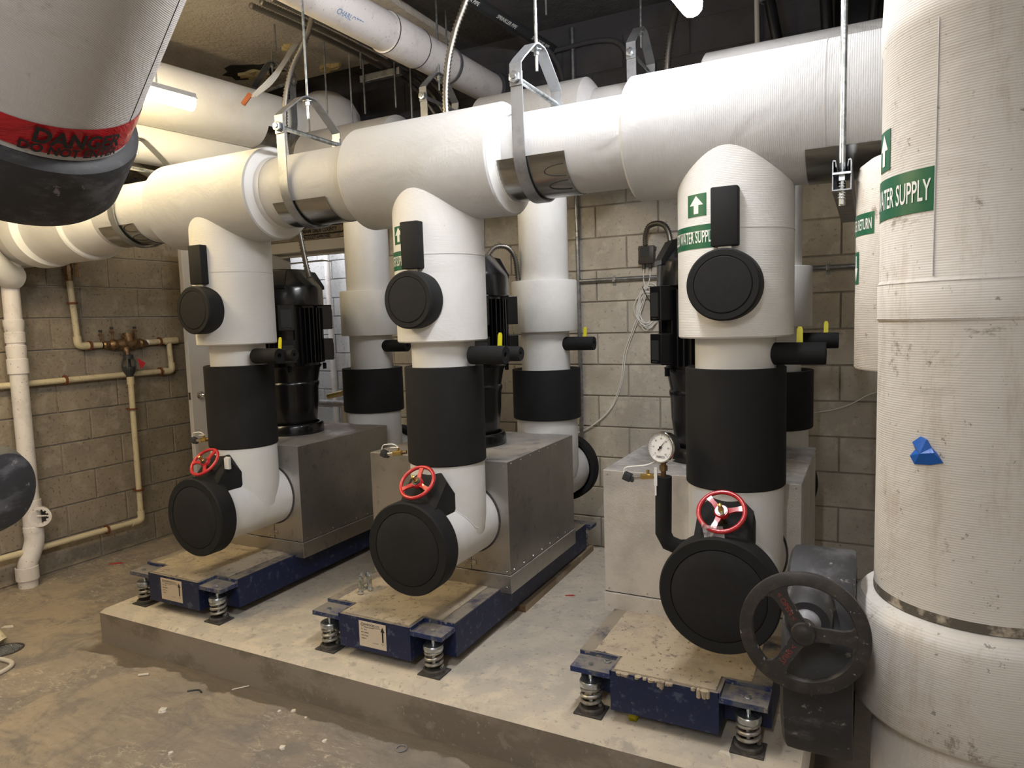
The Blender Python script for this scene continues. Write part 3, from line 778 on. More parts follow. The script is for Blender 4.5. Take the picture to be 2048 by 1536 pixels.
# left end: fittings towards the left wall
obj('elbow_jacket', MB().lathe([(RP - .003, -.92), (RP + .004, -.97), (.200, -1.04), (.213, -1.12), (.215, -1.20)], H0, AX, 56), WHITEP, hd)
obj('end_jacket', MB().lathe([(.10, -1.185), (.232, -1.19), (.240, -1.20), (.240, -1.62), (.225, -1.66)], H0, AX, 56), WHITEP, hd)
obj('end_ring', MB().lathe([(.13, -1.58), (.21, -1.585), (.255, -1.60), (.262, -1.64), (.262, -1.72), (.14, -1.73)], (0, -.03, ZH - .0), AX, 56), WHITEP, hd)
obj('end_jacket', MB().lathe([(.23, -1.70), (.24, -1.76), (.24, XL + .02)], (0, 0, ZH), AX, 48), OLDG, hd)

# rear header
ZR = 2.695; YR = 1.19
hr = thing('return_header', 'second white insulated header pipe along the ceiling behind the front one', 'pipe', (1.3, YR, ZR))
H1 = (0, YR, ZR)
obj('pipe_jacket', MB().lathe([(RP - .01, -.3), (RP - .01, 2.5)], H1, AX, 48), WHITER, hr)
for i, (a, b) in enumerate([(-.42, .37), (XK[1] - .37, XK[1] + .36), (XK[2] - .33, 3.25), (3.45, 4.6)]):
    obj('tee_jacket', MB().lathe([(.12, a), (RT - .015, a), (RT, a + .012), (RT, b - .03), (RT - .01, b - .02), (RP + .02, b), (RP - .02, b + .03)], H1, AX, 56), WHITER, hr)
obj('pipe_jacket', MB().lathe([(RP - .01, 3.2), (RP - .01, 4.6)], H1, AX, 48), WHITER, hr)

# ------------------------------------------------------------------ shields and clevis hangers
def shield(x0, x1, y, z, R, label, a0=-1.0, a1=1.25, marks=True):
    """curved sheet cradle under a pipe along x; angles from straight down, + towards the viewer"""
    mb = MB(); n = 22; vs = []; fs = []
    for i in range(n + 1):
        a = a0 + (a1 - a0) * i / n
        for (r, x) in ((R + .003, x0), (R + .003, x1), (R + .0048, x1), (R + .0048, x0)): vs.append(V((x, y - r * math.sin(a), z - r * math.cos(a))))
    for i in range(n):
        for k in range(4):
            l = (k + 1) % 4; fs.append((i * 4 + k, i * 4 + l, (i + 1) * 4 + l, (i + 1) * 4 + k))
    fs += [(3, 2, 1, 0), tuple(n * 4 + k for k in range(4))]
    mb.add(vs, fs)
    t = tag(obj('pipe_shield', mb, SHIELD, loc=(0, 0, 0)), label, 'pipe shield', 'sheet metal pipe shields')
    if marks:
        mk = MB()
        for (u0, b0) in ((.66, .95), (.80, .55)):
            pts = []
            for q in range(12):
                f = q / 11; aa = b0 + .14 * math.cos(f * PI) ; xx = x1 - (.10 - .0) + .10 * (1 - math.sin(f * PI)) * .9
                r = R + .0058; pts.append(V((xx, y - r * math.sin(aa), z - r * math.cos(aa))))
            mk.tube(pts, .0018, 5)
        obj('scribble', mk, BTXT, t)
    return t
shield(1.755, 2.085, 0, ZH, RP, 'bright sheet metal shield with black marker scribbles between middle and right tees', a1=1.35)
shield(.505, .845, 0, ZH, RP, 'bright sheet metal shield under the header between left and middle tees', a1=1.1, marks=False)
shield(-.90, -.58, 0, ZH, RP, 'dull sheet metal shield under the header at its left end', a1=1.1)
shield(2.96, 3.9, 0, ZH, RT, 'dark sheet metal shield under the right end of the header', a0=-.9, a1=.86, marks=False)

def clevis(x, y, z, R, label, rodtop=ZC, dirv=(1, 0, 0), grp='steel clevis hangers', mat=None, s=1.0):
    t = thing('clevis_hanger', label, 'pipe hanger', (x, y, z), grp); mat = mat or STRAP
    w_ = .026 * s; th = .006; Rs = R + .010; zb = .262 * s
    hw = Rs + .002
    def world(mb):
        d = V(dirv).normalized()
        if abs(d.x) < .999:
            ang = math.atan2(d.y, d.x); M = Matrix.Translation((x, y, 0)) @ Matrix.Rotation(ang, 4, 'Z') @ Matrix.Translation((-x, -y, 0)); mb.v = [M @ v for v in mb.v]
        return mb
    lo = [(y - hw, z + zb + .025)]
    for i in range(25):
        a = PI * i / 24; lo.append((y - Rs * math.cos(a), z - Rs * math.sin(a)))
    lo.append((y + hw, z + zb + .025))
    obj('strap', world(MB().strip(lo, x - w_, x + w_, th)), mat, t)
    yk = [(y - hw - .006, z + zb - .03), (y - hw - .006, z + zb + .055), (y - hw * .86, z + zb + .085), (y - .055, z + zb + .172), (y - .03, z + zb + .182), (y + .03, z + zb + .182), (y + .055, z + zb + .172), (y + hw * .86, z + zb + .085), (y + hw + .006, z + zb + .055), (y + hw + .006, z + zb - .03)]
    obj('yoke', world(MB().strip(yk, x - w_, x + w_, -th)), mat, t)
    bo = MB(); yy = hw + .016
    bo.cyl((x, y - yy - .022, z + zb), (x, y + yy + .022, z + zb), .0115, seg=14)
    for sg in (-1, 1): bo.lathe([(0, 0), (.024, 0), (.024, .014), (.012, .016)], (x, y + sg * yy, z + zb), (0, sg, 0), 6)
    obj('cross_bolt', world(bo), ZINC, t)
    obj('threaded_rod', MB().cyl((x, y, z + zb + .085), (x, y, rodtop), .0065, seg=10), ZINC, t)
    nu = MB().lathe([(0, .172), (.024, .172), (.024, .169), (.012, .168), (.012, .150), (.0065, .150)], (x, y, z + zb), (0, 0, 1), 6); obj('nut', nu, ZINC, t)
    return t
clevis(1.895, 0, ZH, RP + .003, 'clevis hanger over the header between the middle and right risers')
clevis(.620, 0, ZH, RP + .003, 'clevis hanger over the header between the left and middle risers')
clevis(-.725, 0, ZH, RP + .003, 'clevis hanger at the left end of the front header, partly hidden')
clevis(2.0, YR, ZR, RP - .008, 'rear clevis hanger behind the right tee, under the cool light')
clevis(.655, YR, ZR, RP - .008, 'rear clevis hanger beside the flexible conduit, centre')

# trapeze hanger at the right
t = thing('trapeze_hanger', 'rod and strut channel trapeze hanging in front of the header right end', 'pipe hanger', (3.082, -.40, 1.92))
obj('threaded_rod', MB().cyl((3.082, -.40, 1.86), (3.082, -.40, ZC), .0095, seg=14), ZINC, t)
ch = MB(); hw = .0265; x = 3.082; zt_ = 1.985
prof = [(-hw, .0), (-hw, -.085), (hw, -.085), (hw, 0), (hw - .003, .006), (hw - .010, .004), (hw - .012, -.016), (hw - .0095, -.016), (hw - .0085, 0), (hw - .0035, .001), (hw - .0035, -.0815), (-hw + .0035, -.0815), (-hw + .0035, .001), (-hw + .0085, 0), (-hw + .0095, -.016), (-hw + .012, -.016), (-hw + .010, .004), (-hw + .003, .006)]
ch.prism([(x + a, zt_ + b) for a, b in prof], -.44, .42)
obj('strut_channel', ch, GALV, t, smooth=False)
sq = MB(); sq.box((x - hw + .002, -.455, zt_ - .040), (x + hw - .002, -.35, zt_ - .034)); sq.lathe([(0, 0), (.0155, 0), (.0155, -.016), (.009, -.016)], (x, -.425, zt_ - .040), (0, 0, 1), 6)
pts = [V((x + .010 * math.cos(a), -.425 + .010 * math.sin(a), zt_ - .058 - .05 * a / (2 * PI * 6))) for a in [2 * PI * 6 * i / 72 for i in range(73)]]
sq.tube(pts, .0016, 5); sq.cyl((x, -.425, zt_ - .045), (x, -.425, zt_ - .125), .0075, seg=10)
obj('spring_nut', sq, ZINC, t)

# ------------------------------------------------------------------ pressure gauge and sensors
g = thing('pressure_gauge', 'round pressure gauge on a black foam pipe left of the right riser', 'gauge', (2.472, -.20, .655))
GC = V((2.470, -.215, 1.048)); gn = V((-.36, -.92, .10)).normalized()
case = MB().lathe([(0, -.045), (.050, -.045), (.056, -.040), (.056, -.006), (.0615, -.004), (.0615, .006), (.0585, .010), (.054, .010), (.053, .004)], GC, gn, 40)
gc = obj('case', case, CHROME, g)
fc = obj('dial', MB().lathe([(.0535, .004), (0, .0045)], GC, gn, 40), GAUGEW, gc)
ge1 = V((0, 0, 1)).cross(gn).normalized(); ge2 = gn.cross(ge1)
tk = MB()
for i in range(31):
    a = math.radians(225 - 270 * i / 30); d = ge1 * math.cos(a) + ge2 * math.sin(a); s_ = gn.cross(d)
    l = .009 if i % 5 == 0 else .005; w_ = .0006
    p0 = GC + gn * .0055 + d * .050; p1 = GC + gn * .0055 + d * (.050 - l)
    tk.add([p0 + s_ * w_, p0 - s_ * w_, p1 - s_ * w_, p1 + s_ * w_], [(0, 1, 2, 3)])
for i in range(7):
    a = math.radians(225 - 270 * i / 6); q = text_mb(str(i * 10), .0085, GC + gn * .0055 + (ge1 * math.cos(a) + ge2 * math.sin(a)) * .034 - ge2 * .003, ge1, ge2, 1, 'CENTER'); tk.add(q.v, q.f)
q = text_mb('TRERICE', .011, GC + gn * .0055 - ge2 * .040, ge1, ge2, 1, 'CENTER'); tk.add(q.v, q.f)
obj('dial_marks', tk, BTXT, fc, smooth=False)
a = math.radians(52); d = ge1 * math.cos(a) + ge2 * math.sin(a); s_ = gn.cross(d); o_ = GC + gn * .008
obj('needle', MB().add([o_ - d * .016 + s_ * .003, o_ - d * .016 - s_ * .003, o_ + d * .044, ], [(0, 1, 2)]).lathe([(0, .002), (.005, .002), (.005, -.002)], o_, gn, 12), BTXT, gc, smooth=False)
obj('fitting', MB().cyl((2.474, -.205, .90), (2.474, -.205, 1.0), .010, seg=12).lathe([(0, 0), (.016, 0), (.016, .02), (0, .02)], (2.474, -.205, .958), (0, 0, 1), 6), BRONZE, g)
obj('foam_pipe', MB().tube([(2.474, -.205, .935), (2.472, -.203, .80), (2.470, -.20, .712), (2.487, -.195, .675), (2.53, -.18, .655), (2.64, -.10, .65)], .031, 24), FOAM, g, ang=50)
lv = MB(); lv.box((2.447, -.242, .905), (2.459, -.238, .975)); lv.box((2.450, -.243, .868), (2.456, -.238, .91)); obj('lever', lv, GAUGEW, g, smooth=False)
def sensor(X, Y, Zs, x_end, label, tagged):
    t = thing('pressure_sensor', label, 'sensor', (X, Y, Zs), 'small cabled sensors beside the risers')
    M = Matrix.Translation((X, Y, Zs)) @ Matrix.Rotation(.35, 4, 'Y')
    obj('connector', MB().box((-.016, -.013, -.016), (.016, .013, .016), .003, M).box((.012, -.010, -.012), (.028, .010, .012), .002, M), DPLAST, t, ang=30)
    obj('barrel', MB().cyl((X + .02, Y, Zs - .002), (X + .06, Y, Zs + .004), .0095, seg=14), STEELP, t)
    obj('ball_valve', MB().cyl((X + .055, Y, Zs + .004), (X + .105, Y, Zs + .010), .012, seg=6).cyl((X + .08, Y, Zs + .006), (X + .082, Y, Zs + .032), .006, seg=8), BRASS, t)
    obj('nipple', MB().cyl((X + .10, Y, Zs + .009), (x_end, Y + .01, Zs + .014), .009, seg=12), BRONZE, t)
    c = catmull([(X - .014, Y, Zs + .012), (X - .006, Y, Zs + .038), (X + .02, Y - .005, Zs + .046), (X + .06, Y, Zs + .048), (X + .075, Y + .01, Zs + .03), (X + .03, Y + .01, Zs + .028), (X + .085, Y, Zs + .034)] if not tagged else
                [(X - .016, Y, Zs + .010), (X - .008, Y, Zs + .034), (X + .03, Y, Zs + .043), (X + .08, Y, Zs + .052), (X + .13, Y + .02, Zs + .075)], 6)
    obj('cable', MB().tube(c, .0026, 6), CABLE, t)
sensor(2.330, -.20, .922, 2.47, 'black plug sensor on a brass valve below the pressure gauge', True)
sensor(XK[1] - .275, -.12, .922, XK[1] - .15, 'black plug sensor on a brass valve by the middle metal box corner', False)
sensor(-.255, -.12, .916, -.13, 'black plug sensor in front of the white door', False)

# small litter on wheels
tg = MB(); 
for i in range(4): tg.box((.115, -.235 + i * .004, .80), (.15, -.233 + i * .004, .858 + i * .002), 0, None)
tag(obj('paper_tag', tg, simple('tag_white', (.75, .75, .72), .6), loc=(.13, -.23, .80), smooth=False), 'folded white paper tag behind the red handwheel by the door', 'tag')
pf = MB(); rr = random.Random(3); nx, nz = 7, 5; vs = []; fs = []
for j in range(nz + 1):
    for i in range(nx + 1):
        u = i / nx; w_ = j / nz
        vs.append(V((2.655 + .075 * u - .012 * w_, -.345 + rr.uniform(-.006, .006), .755 + .055 * w_ * (1 - .1 * u) - .02 * u * (1 - w_) + rr.uniform(-.003, .003))))
for j in range(nz):
    for i in range(nx): a = j * (nx + 1) + i; fs.append((a, a + 1, a + nx + 2, a + nx + 1))
pf.add(vs, fs); tag(obj('plastic_film', pf, PLASTIC, loc=(2.69, -.345, .76), smooth=False), 'crumpled clear plastic film stuck below the right red handwheel', 'plastic film')

# four bolts on the middle base
for i, (bx, by) in enumerate(((.905, -.11), (.930, -.155), (.948, -.10), (.925, -.085))):
    t = thing('loose_bolt', ['leftmost of four zinc bolts standing on the middle blue base', 'nearest of four zinc bolts standing on the middle blue base', 'rightmost of four zinc bolts standing on the middle blue base', 'rearmost of four zinc bolts standing on the middle blue base'][i], 'bolt', (bx, by, z1b), 'loose bolts on the middle base')
    zz = z1b + .003
    obj('head', MB().lathe([(0, 0), (.0155, 0), (.0155, .011), (0, .012)], (bx, by, zz), (0, 0, 1), 6), ZINC, t)
    obj('shank', MB().cyl((bx, by, zz + .01), (bx, by, zz + .088), .0085, seg=12), ZINC, t)
    obj('nut', MB().lathe([(0, .062), (.0155, .062), (.0155, .078), (0, .078)], (bx, by, zz), (0, 0, 1), 6), ZINC, t)

# board lying between middle and right pump
bd = MB(); p0 = V((1.505, .40, .0)); p1 = V((1.492, 1.46, 0)); dx = V((.062, 0, 0))
bd.add([p0 - dx, p0 + dx, p1 + dx, p1 - dx, p0 - dx + V((0, 0, .038)), p0 + dx + V((0, 0, .038)), p1 + dx + V((0, 0, .038)), p1 - dx + V((0, 0, .038))], [(3, 2, 1, 0), (4, 5, 6, 7), (0, 1, 5, 4), (1, 2, 6, 5), (2, 3, 7, 6), (3, 0, 4, 7)])
b_ = obj('timber_board', bd, WOOD, loc=(1.5, .9, 0), smooth=False); b_.data.materials.append(WOODE)
for p in b_.data.polygons:
    if p.normal.y < -.9: p.material_index = 1
tag(b_, 'flat timber board lying on the pad beside the middle pump', 'board')

# ------------------------------------------------------------------ ceiling pipes
def along(p, d, l): return V(p) + V(d).normalized() * l
dA = V((math.sin(.14), math.cos(.14), 0))
def pipe_at(name, label, pts, R, mat, grp=None, seg=48, parts=None):
    t = thing(name, label, 'pipe', pts[0], grp)
    obj('jacket', MB().tube(pts, R, seg), mat, t, ang=50); return t
# pipe A and B, upper left
A1 = V((-.817, 1.215, 3.055)); tA = pipe_at('insulated_pipe', 'upper white insulated pipe behind the warm light, running towards the back wall', [A1 - dA * 3.2, A1 + dA * .35], .202, WHITEP)
obj('domed_elbow', MB().lathe([(.27, -.40), (.27, .0), (.258, .09), (.21, .18), (.12, .24), (0, .26)], (-.66, 1.60, 3.10), (0, 0, 1), 48), OLDG, tA)
shA = MB()
for o_ in (1,):
    vs = []; fs = []; n = 14; e1 = V((dA.y, -dA.x, 0))
    for i in range(n + 1):
        a = -1.15 + 2.3 * i / n
        for (r, l) in ((.204, -.20), (.204, .18), (.2065, .18), (.2065, -.20)): vs.append(A1 + dA * l + e1 * r * math.sin(a) + V((0, 0, -1)) * r * math.cos(a))
    for i in range(n):
        for k in range(4): l = (k + 1) % 4; fs.append((i * 4 + k, i * 4 + l, (i + 1) * 4 + l, (i + 1) * 4 + k))
    shA.add(vs, fs)
tag(obj('pipe_shield', shA, SHIELD, loc=tuple(A1)), 'dull shield under the upper white pipe at the upper left', 'pipe shield', 'sheet metal pipe shields')
clevis(A1.x, A1.y, A1.z, .207, 'dark clevis hanger around the upper white pipe near the cables', dirv=(dA.x, dA.y, 0))
B1 = V((-1.03, .75, 2.775)); tB = pipe_at('insulated_pipe', 'lower white insulated pipe lit warm yellow, upper left', [B1 - dA * 2.6, B1 + dA * 1.25], .135, WHITEP)
# pvc drain pipe across the ceiling
pa, pb = V((.53, -.30, 3.28)), V((.60, 1.98, 3.28)); dp = (pb - pa).normalized()
tp = thing('pvc_pipe', 'white plastic drain pipe with coupling crossing below the ceiling', 'pipe', tuple(pa))
obj('barrel', MB().cyl(pa, pb, .112, seg=40), PVC, tp)
c1 = pa + dp * (1.05)
obj('coupling', MB().lathe([(.112, 0), (.121, .002), (.122, .006), (.122, .30), (.121, .305), (.112, .307)], c1, dp, 40), PVC, tp)
for q in (0.0, .305): obj('joint_line', MB().lathe([(.1215, 0), (.1235, .001), (.1235, .006), (.1215, .007)], c1 + dp * q, dp, 40), DPLAST, tp)
obj('hub_end', MB().lathe([(.112, 0), (.135, .01), (.14, .12), (.125, .16)], pb, dp, 40), WALLUP, tp)
q = text_mb('CHARLOTTE PVC', .045, pa + dp * .55 + V((.075, 0, -.086)), (0, 1, 0), (.74, 0, .67), .8); obj('printing', q, simple('ink_blue', (.20, .32, .52), .6), tp, smooth=False)
pc = thing('pipe_clamp', 'dark steel loop clamp around the white plastic ceiling pipe', 'pipe hanger', tuple(pa + dp * 1.72))
obj('loop', MB().lathe([(.114, -.014), (.122, -.014), (.122, .014), (.114, .014), (.114, -.014)], pa + dp * 1.72, dp, 36), STRAP, pc)
obj('rod', MB().cyl(pa + dp * 1.72 + V((0, 0, .12)), pa + dp * 1.72 + V((0, 0, ZC - 3.28)), .006, seg=8), GALV, pc)
# black lettered pipe
pa2, pb2 = V((.90, .2, 3.48)), V((1.10, 2.05, 3.48)); d2 = (pb2 - pa2).normalized()
tb = thing('sprinkler_pipe', 'black steel pipe with white printed lettering along the dark ceiling', 'pipe', tuple(pa2)); obj('barrel', MB().cyl(pa2 - d2 * 1.2, pb2, .036, seg=24), DPLAST, tb)
for i in range(4):
    q = text_mb('SPRINKLER PIPE', .034, pa2 + d2 * (.25 + i * .42) + V((.022, 0, -.0315)), d2, (.75, 0, .6), .95); obj('printing', q, WTXT, tb, smooth=False)
tag(obj('conduit', MB().tube(catmull([(.83, -.6, 3.60), (.86, .9, 3.58), (1.02, 1.75, 3.52), (1.16, 1.98, 3.35), (1.20, 2.03, 3.0)], 8), .016, 12), WALLUP, loc=(.86, .9, 3.58)), 'dark conduit bending down the wall between white and black ceiling pipes', 'conduit')
tag(obj('conduit', MB().tube(catmull([(1.05, 2.02, 3.46), (1.45, 2.03, 3.47), (1.62, 2.035, 3.40), (1.66, 2.04, 3.2), (1.66, 2.04, 2.6)], 8), .017, 12), WALLUP, loc=(1.4, 2.03, 3.4)), 'dark conduit loop on the shaded upper wall right of the clevis hanger', 'conduit')
# black pipes at upper right
for i, (x, y, lb) in enumerate(((2.62, 1.98, 'black pipe with grey fitting high on the dark wall, first from the left'), (2.90, 1.95, 'black pipe with grey fitting high on the dark wall, second from the left'), (3.14, 1.95, 'black pipe with grey fitting high on the dark wall, beside the black panel'))):
    t = thing('black_pipe', lb, 'pipe', (x, y, 3.4), 'black pipes in the upper right corner')
    obj('barrel', MB().cyl((x + .10 * (1 - i * .6), y, 2.75), (x - .04 * (1 - i), y - .05, 3.50), .034 if i < 2 else .026, seg=18), BLACKP, t)
    obj('fitting', MB().cyl((x - .04 * (1 - i), y - .05, 3.46), (x - .07 * (1 - i), y - .12, 3.62), .046, seg=18).lathe([(.036, 0), (.050, 0), (.050, .02), (.036, .02)], (x - .036 * (1 - i), y - .048, 3.44), (0, -.05, 1), 18), GREYP, t)
tag(obj('access_panel', MB().box((2.95, 2.03, 3.05), (3.40, 2.06, 3.52), .005), BLACKP, loc=(3.2, 2.05, 3.3)), 'black panel high on the dark back wall at the right', 'panel')
tag(obj('conduit', MB().cyl((2.52, 2.04, 2.4), (2.50, 2.04, ZC), .016, seg=10), OLDG, loc=(2.5, 2.04, 3)), 'thin grey conduit standing on the dark upper wall', 'conduit')

# flexible conduits
def flex(pts, r, label, step=.0095):
    c = resample(catmull(pts, 12), step)
    return tag(obj('flexible_conduit', MB().tube(c, r, 10, ridge=.20), FLEXM, loc=tuple(pts[0]), ang=180), label, 'conduit', 'ribbed flexible metal conduits')
flex([(.33, .5, 3.62), (.20, .5, 3.28), (.05, .5, 3.08), (-.02, .5, 2.88), (-.025, .5, 2.65), (-.01, .52, 2.35), (-.005, .55, 2.12), (.03, .55, 1.93), (.045, .56, 1.84)], .0165, 'ribbed metal conduit running down behind the left tee to the pump motor')
flex([(1.36, .45, 3.62), (1.31, .5, 3.30), (1.20, .5, 3.06), (1.145, .5, 2.88), (1.13, .5, 2.65), (1.16, .55, 2.3), (1.24, .6, 2.0), (1.25, .6, 1.86)], .0175, 'ribbed metal conduit curving down behind the middle tee')
flex([(2.15, 1.62, 3.62), (2.14, 1.5, 3.40), (2.115, 1.42, 3.2), (2.095, 1.40, 3.02), (2.09, 1.40, 2.8), (2.10, 1.42, 2.4)], .020, 'ribbed metal conduit behind the cool ceiling light')
flex([(1.10, .95, 1.93), (1.14, .98, 1.985), (1.20, 1.02, 1.985), (1.235, 1.05, 1.93), (1.24, 1.07, 1.84), (1.235, 1.1, 1.7)], .0145, 'small ribbed conduit arching beside the middle motor', .0075)
flex([(1.775, 2.0, 2.03), (1.780, 1.985, 2.09), (1.81, 1.96, 2.15), (1.875, 1.93, 2.165), (1.94, 1.90, 2.14), (1.975, 1.88, 2.07), (1.985, 1.87, 1.98)], .0165, 'small ribbed conduit arching from the junction box behind the right motor', .0075)
for i in range(3):
    o_ = .085 * i
    flex([(-.10 + o_, .35, 3.43), (-.06 + o_, .9, 3.43), (-.03 + o_, 1.5, 3.41), (.02 + o_, 1.86, 3.34), (.14 + o_, 1.98, 3.12), (.34 + o_, 2.0, 2.80), (.40 + o_, 2.01, 2.5)], .0165, ['ribbed conduit crossing the strut below the ceiling, left of three', 'ribbed conduit crossing the strut below the ceiling, middle of three', 'ribbed conduit crossing the strut below the ceiling, nearest the white pipe'][i])
t = thing('strut_support', 'short grey strut channel on two rods holding ribbed conduits', 'strut', (-.05, 1.45, 3.38))
obj('channel', MB().box((-.235, 1.50, 3.335), (.125, 1.545, 3.385), .003), GALV, t, smooth=False)
for xx in (-.19, .09): obj('rod', MB().cyl((xx, 1.49, 3.10), (xx, 1.49, ZC), .0065, seg=8), GALV, t)
for i, (x, y, z) in enumerate(((-.62, 1.2, 3.40), (-.46, .9, 3.42), (-.30, 1.2, 2.6), (-.16, 1.3, 2.6), (-.52, 1.25, 2.95), (.22, 1.5, 2.7), (1.42, 1.2, 3.35), (.02, 1.2, 3.30))):
    tag(obj('threaded_rod', MB().cyl((x, y, z), (x, y, ZC), .0065, seg=8), GALV, loc=(x, y, ZC)), ['short rod stub above the upper insulated pipe', 'short rod stub under the pale ceiling beside the cables', 'long bare rod just left of the strut, in front of the dark recess', 'long bare rod directly behind the strut', 'bare rod above the domed grey elbow', 'bare rod hanging right of the strut over the rear header', 'short bare rod below the dark ceiling beside the lettered pipe', 'bare rod between the strut and the white plastic pipe'][i], 'rod', 'bare threaded rods from the ceiling')
FOAMS = ((-1.27, 1.47, .13, .09, True, 'yellow foam in the dark broken patch of ceiling near the loose cables'), (-.64, 1.21, .05, .035, False, 'small yellow foam blob on the pale ceiling left of the ribbed conduit'), (-.66, 1.68, .09, .05, False, 'yellow foam scrap on the ceiling edge left of the strut'))
# dark hollow in the ceiling with yellow foam
def ragged(x, y, z, sx, sy, seed, h, mat, name):
    f = MB(); rr = random.Random(seed); n = 18; ring = []
    for i in range(n):
        a = 2 * PI * i / n; k_ = rr.uniform(.65, 1.25); ring.append((x + sx * k_ * math.cos(a), y + sy * k_ * math.sin(a), rr.uniform(.3, 1)))
    vs = [V((x, y, z - h))] + [V((u, v, z - h * q)) for u, v, q in ring] + [V((u, v, z + .004)) for u, v, q in ring]
    f.add(vs, [(0, 1 + i, 1 + (i + 1) % n) for i in range(n)] + [(1 + i, 1 + n + i, 1 + n + (i + 1) % n, 1 + (i + 1) % n) for i in range(n)])
    return obj(name, f, mat, loc=(x, y, z), smooth=False)
ZS = ZC - .05
DARKH = simple('ceiling_dark_hollow', (.03, .027, .025), 1.0, bump=[(20, .8, .02)])
for q, (x, y, sx, sy, hx_, lb) in enumerate(FOAMS):
    if hx_: tag(ragged(x + .02, y - .02, ZS, sx * 1.9, sy * 1.8, 40 + q, .006, DARKH, 'broken_patch'), 'dark broken patch in the pale ceiling around the yellow foam', 'hole')
    tag(ragged(x, y, ZS - .006, sx, sy, 20 + q, .03, YFOAM, 'foam_patch'), lb, 'foam')
# loose cables with connector
cb = thing('loose_cables', 'bundle of loose grey cables with an orange connector by the dark clevis', 'cable', (-.6, 1.0, 3.5))
for i in range(4):
    o1 = V((-.62 + i * .02, 1.25, 3.62))
    obj('cable', MB().tube(catmull([o1, (-.50 + i * .015, .98, 3.36), (-.42 + i * .01 - .02, .80, 3.20 - i * .01), (-.48 + .02 * i, .66, 3.05)], 6), .006, 6), CABLE, cb)
obj('connector', MB().cyl((-.47, .66, 3.07), (-.50, .62, 3.0), .016, seg=8), simple('orange_plug', (.55, .16, .05), .5), cb)
# strut bracket at the far left under pipe B
t = thing('strut_bracket', 'cream strut bracket with diagonal brace below the warm lit pipe', 'bracket', (-1.9, .6, 2.6))
obj('rail', MB().box((-2.07, .25, 2.60), (-1.98, 2.05, 2.66), .003), DOORP, t, smooth=False)
obj('rail', MB().box((-2.09, .25, 2.72), (-2.04, 2.05, 2.76), .003), GALV, t, smooth=False)
obj('brace', MB().cyl((-1.75, .45, 2.86), (-1.75, 1.05, 2.66), .028, seg=8), DOORP, t, smooth=False)

# ------------------------------------------------------------------ lights
def fixture(end, d, L, lens, label, rods=True, w_=.036):
    end = V(end); d = V(d).normalized(); side = V((d.y, -d.x, 0)); t = thing('strip_light', label, 'light', tuple(end), 'led strip lights')
    a = end; n = 14
    prof = [(-w_ * .98, .020), (-w_, .0), (-w_ * .92, -.022), (-w_ * .55, -.040), (0, -.047), (w_ * .55, -.040), (w_ * .92, -.022), (w_, 0), (w_ * .98, .020)]
    mb = MB(); vs = []; m = len(prof)
    for (l, sc_) in ((0, .55), (.012, 1), (L - .012, 1), (L, .55)):
        for (u, z) in prof: vs.append(a - d * l + side * u * sc_ + V((0, 0, z * sc_)))
    fs = []
    for j in range(3):
        for i in range(m - 1): fs.append((j * m + i, j * m + i + 1, (j + 1) * m + i + 1, (j + 1) * m + i))
    fs += [tuple(range(m)), tuple(range(4 * m - 1, 3 * m - 1, -1))]
    mb.add(vs, fs); obj('lens', mb, lens, t)
    hp = [(-w_ * .97, .018), (-w_ * .97, .026), (-w_ * .7, .030), (-w_ * .62, .052), (w_ * .62, .052), (w_ * .7, .030), (w_ * .97, .026), (w_ * .97, .018)]
    vs = []; m = len(hp)
    for l in (-.002, L + .002):
        for (u, z) in hp: vs.append(a - d * l + side * u + V((0, 0, z)))
    mb = MB().add(vs, [(i, (i + 1) % m, (i + 1) % m + m, i + m) for i in range(m)] + [tuple(range(m)), tuple(range(2 * m - 1, m - 1, -1))])
    obj('housing', mb, FIXT, t, smooth=False)
    if rods:
        for l in (.22, L - .2):
            p = a - d * l; obj('hanging_rod', MB().cyl(p + V((0, 0, .04)), V((p.x, p.y, ZC)), .005, seg=8), GALV, t)
    return t
dL = V((math.sin(.10), math.cos(.10), 0))
LEND = V((-.343, .111, 2.85))
tl = fixture(LEND, dL, 2.76, LEDL, 'warm glowing strip light below the ceiling at the upper left')
p_ = LEND - dL * .24
obj('feed_conduit', MB().tube(resample(catmull([p_ + V((-.025, 0, .8)), p_ + V((-.02, 0, .32)), p_ + V((-.03, -.02, .20)), p_ + V((-.10, -.10, .10)), p_ + V((-.12, -.2, .06))], 10), .008), .010, 8, ridge=.1), FLEXM, tl, ang=180)
fixture((2.40, .69, 2.985), V((math.sin(.06), math.cos(.06), 0)), 2.4, LEDR, 'cool white strip light at the top above the right tee', w_=.048)
fixture((-.7, -1.9, 3.3), (0, 1, 0), 1.35, LEDB, 'strip light on the ceiling in front of the pumps, outside the view')
fixture((3.0, -3.9, 3.3), (0, 1, 0), 1.35, LEDB2, 'unseen fill strip light added on the ceiling behind the viewer')  # unseen lamp added as fill for the near pipes and box sides
fixture((-2.2, 3.2, 2.97), (1, 0, 0), 1.25, LEDC, 'strip light in the corridor beyond the door', rods=False)

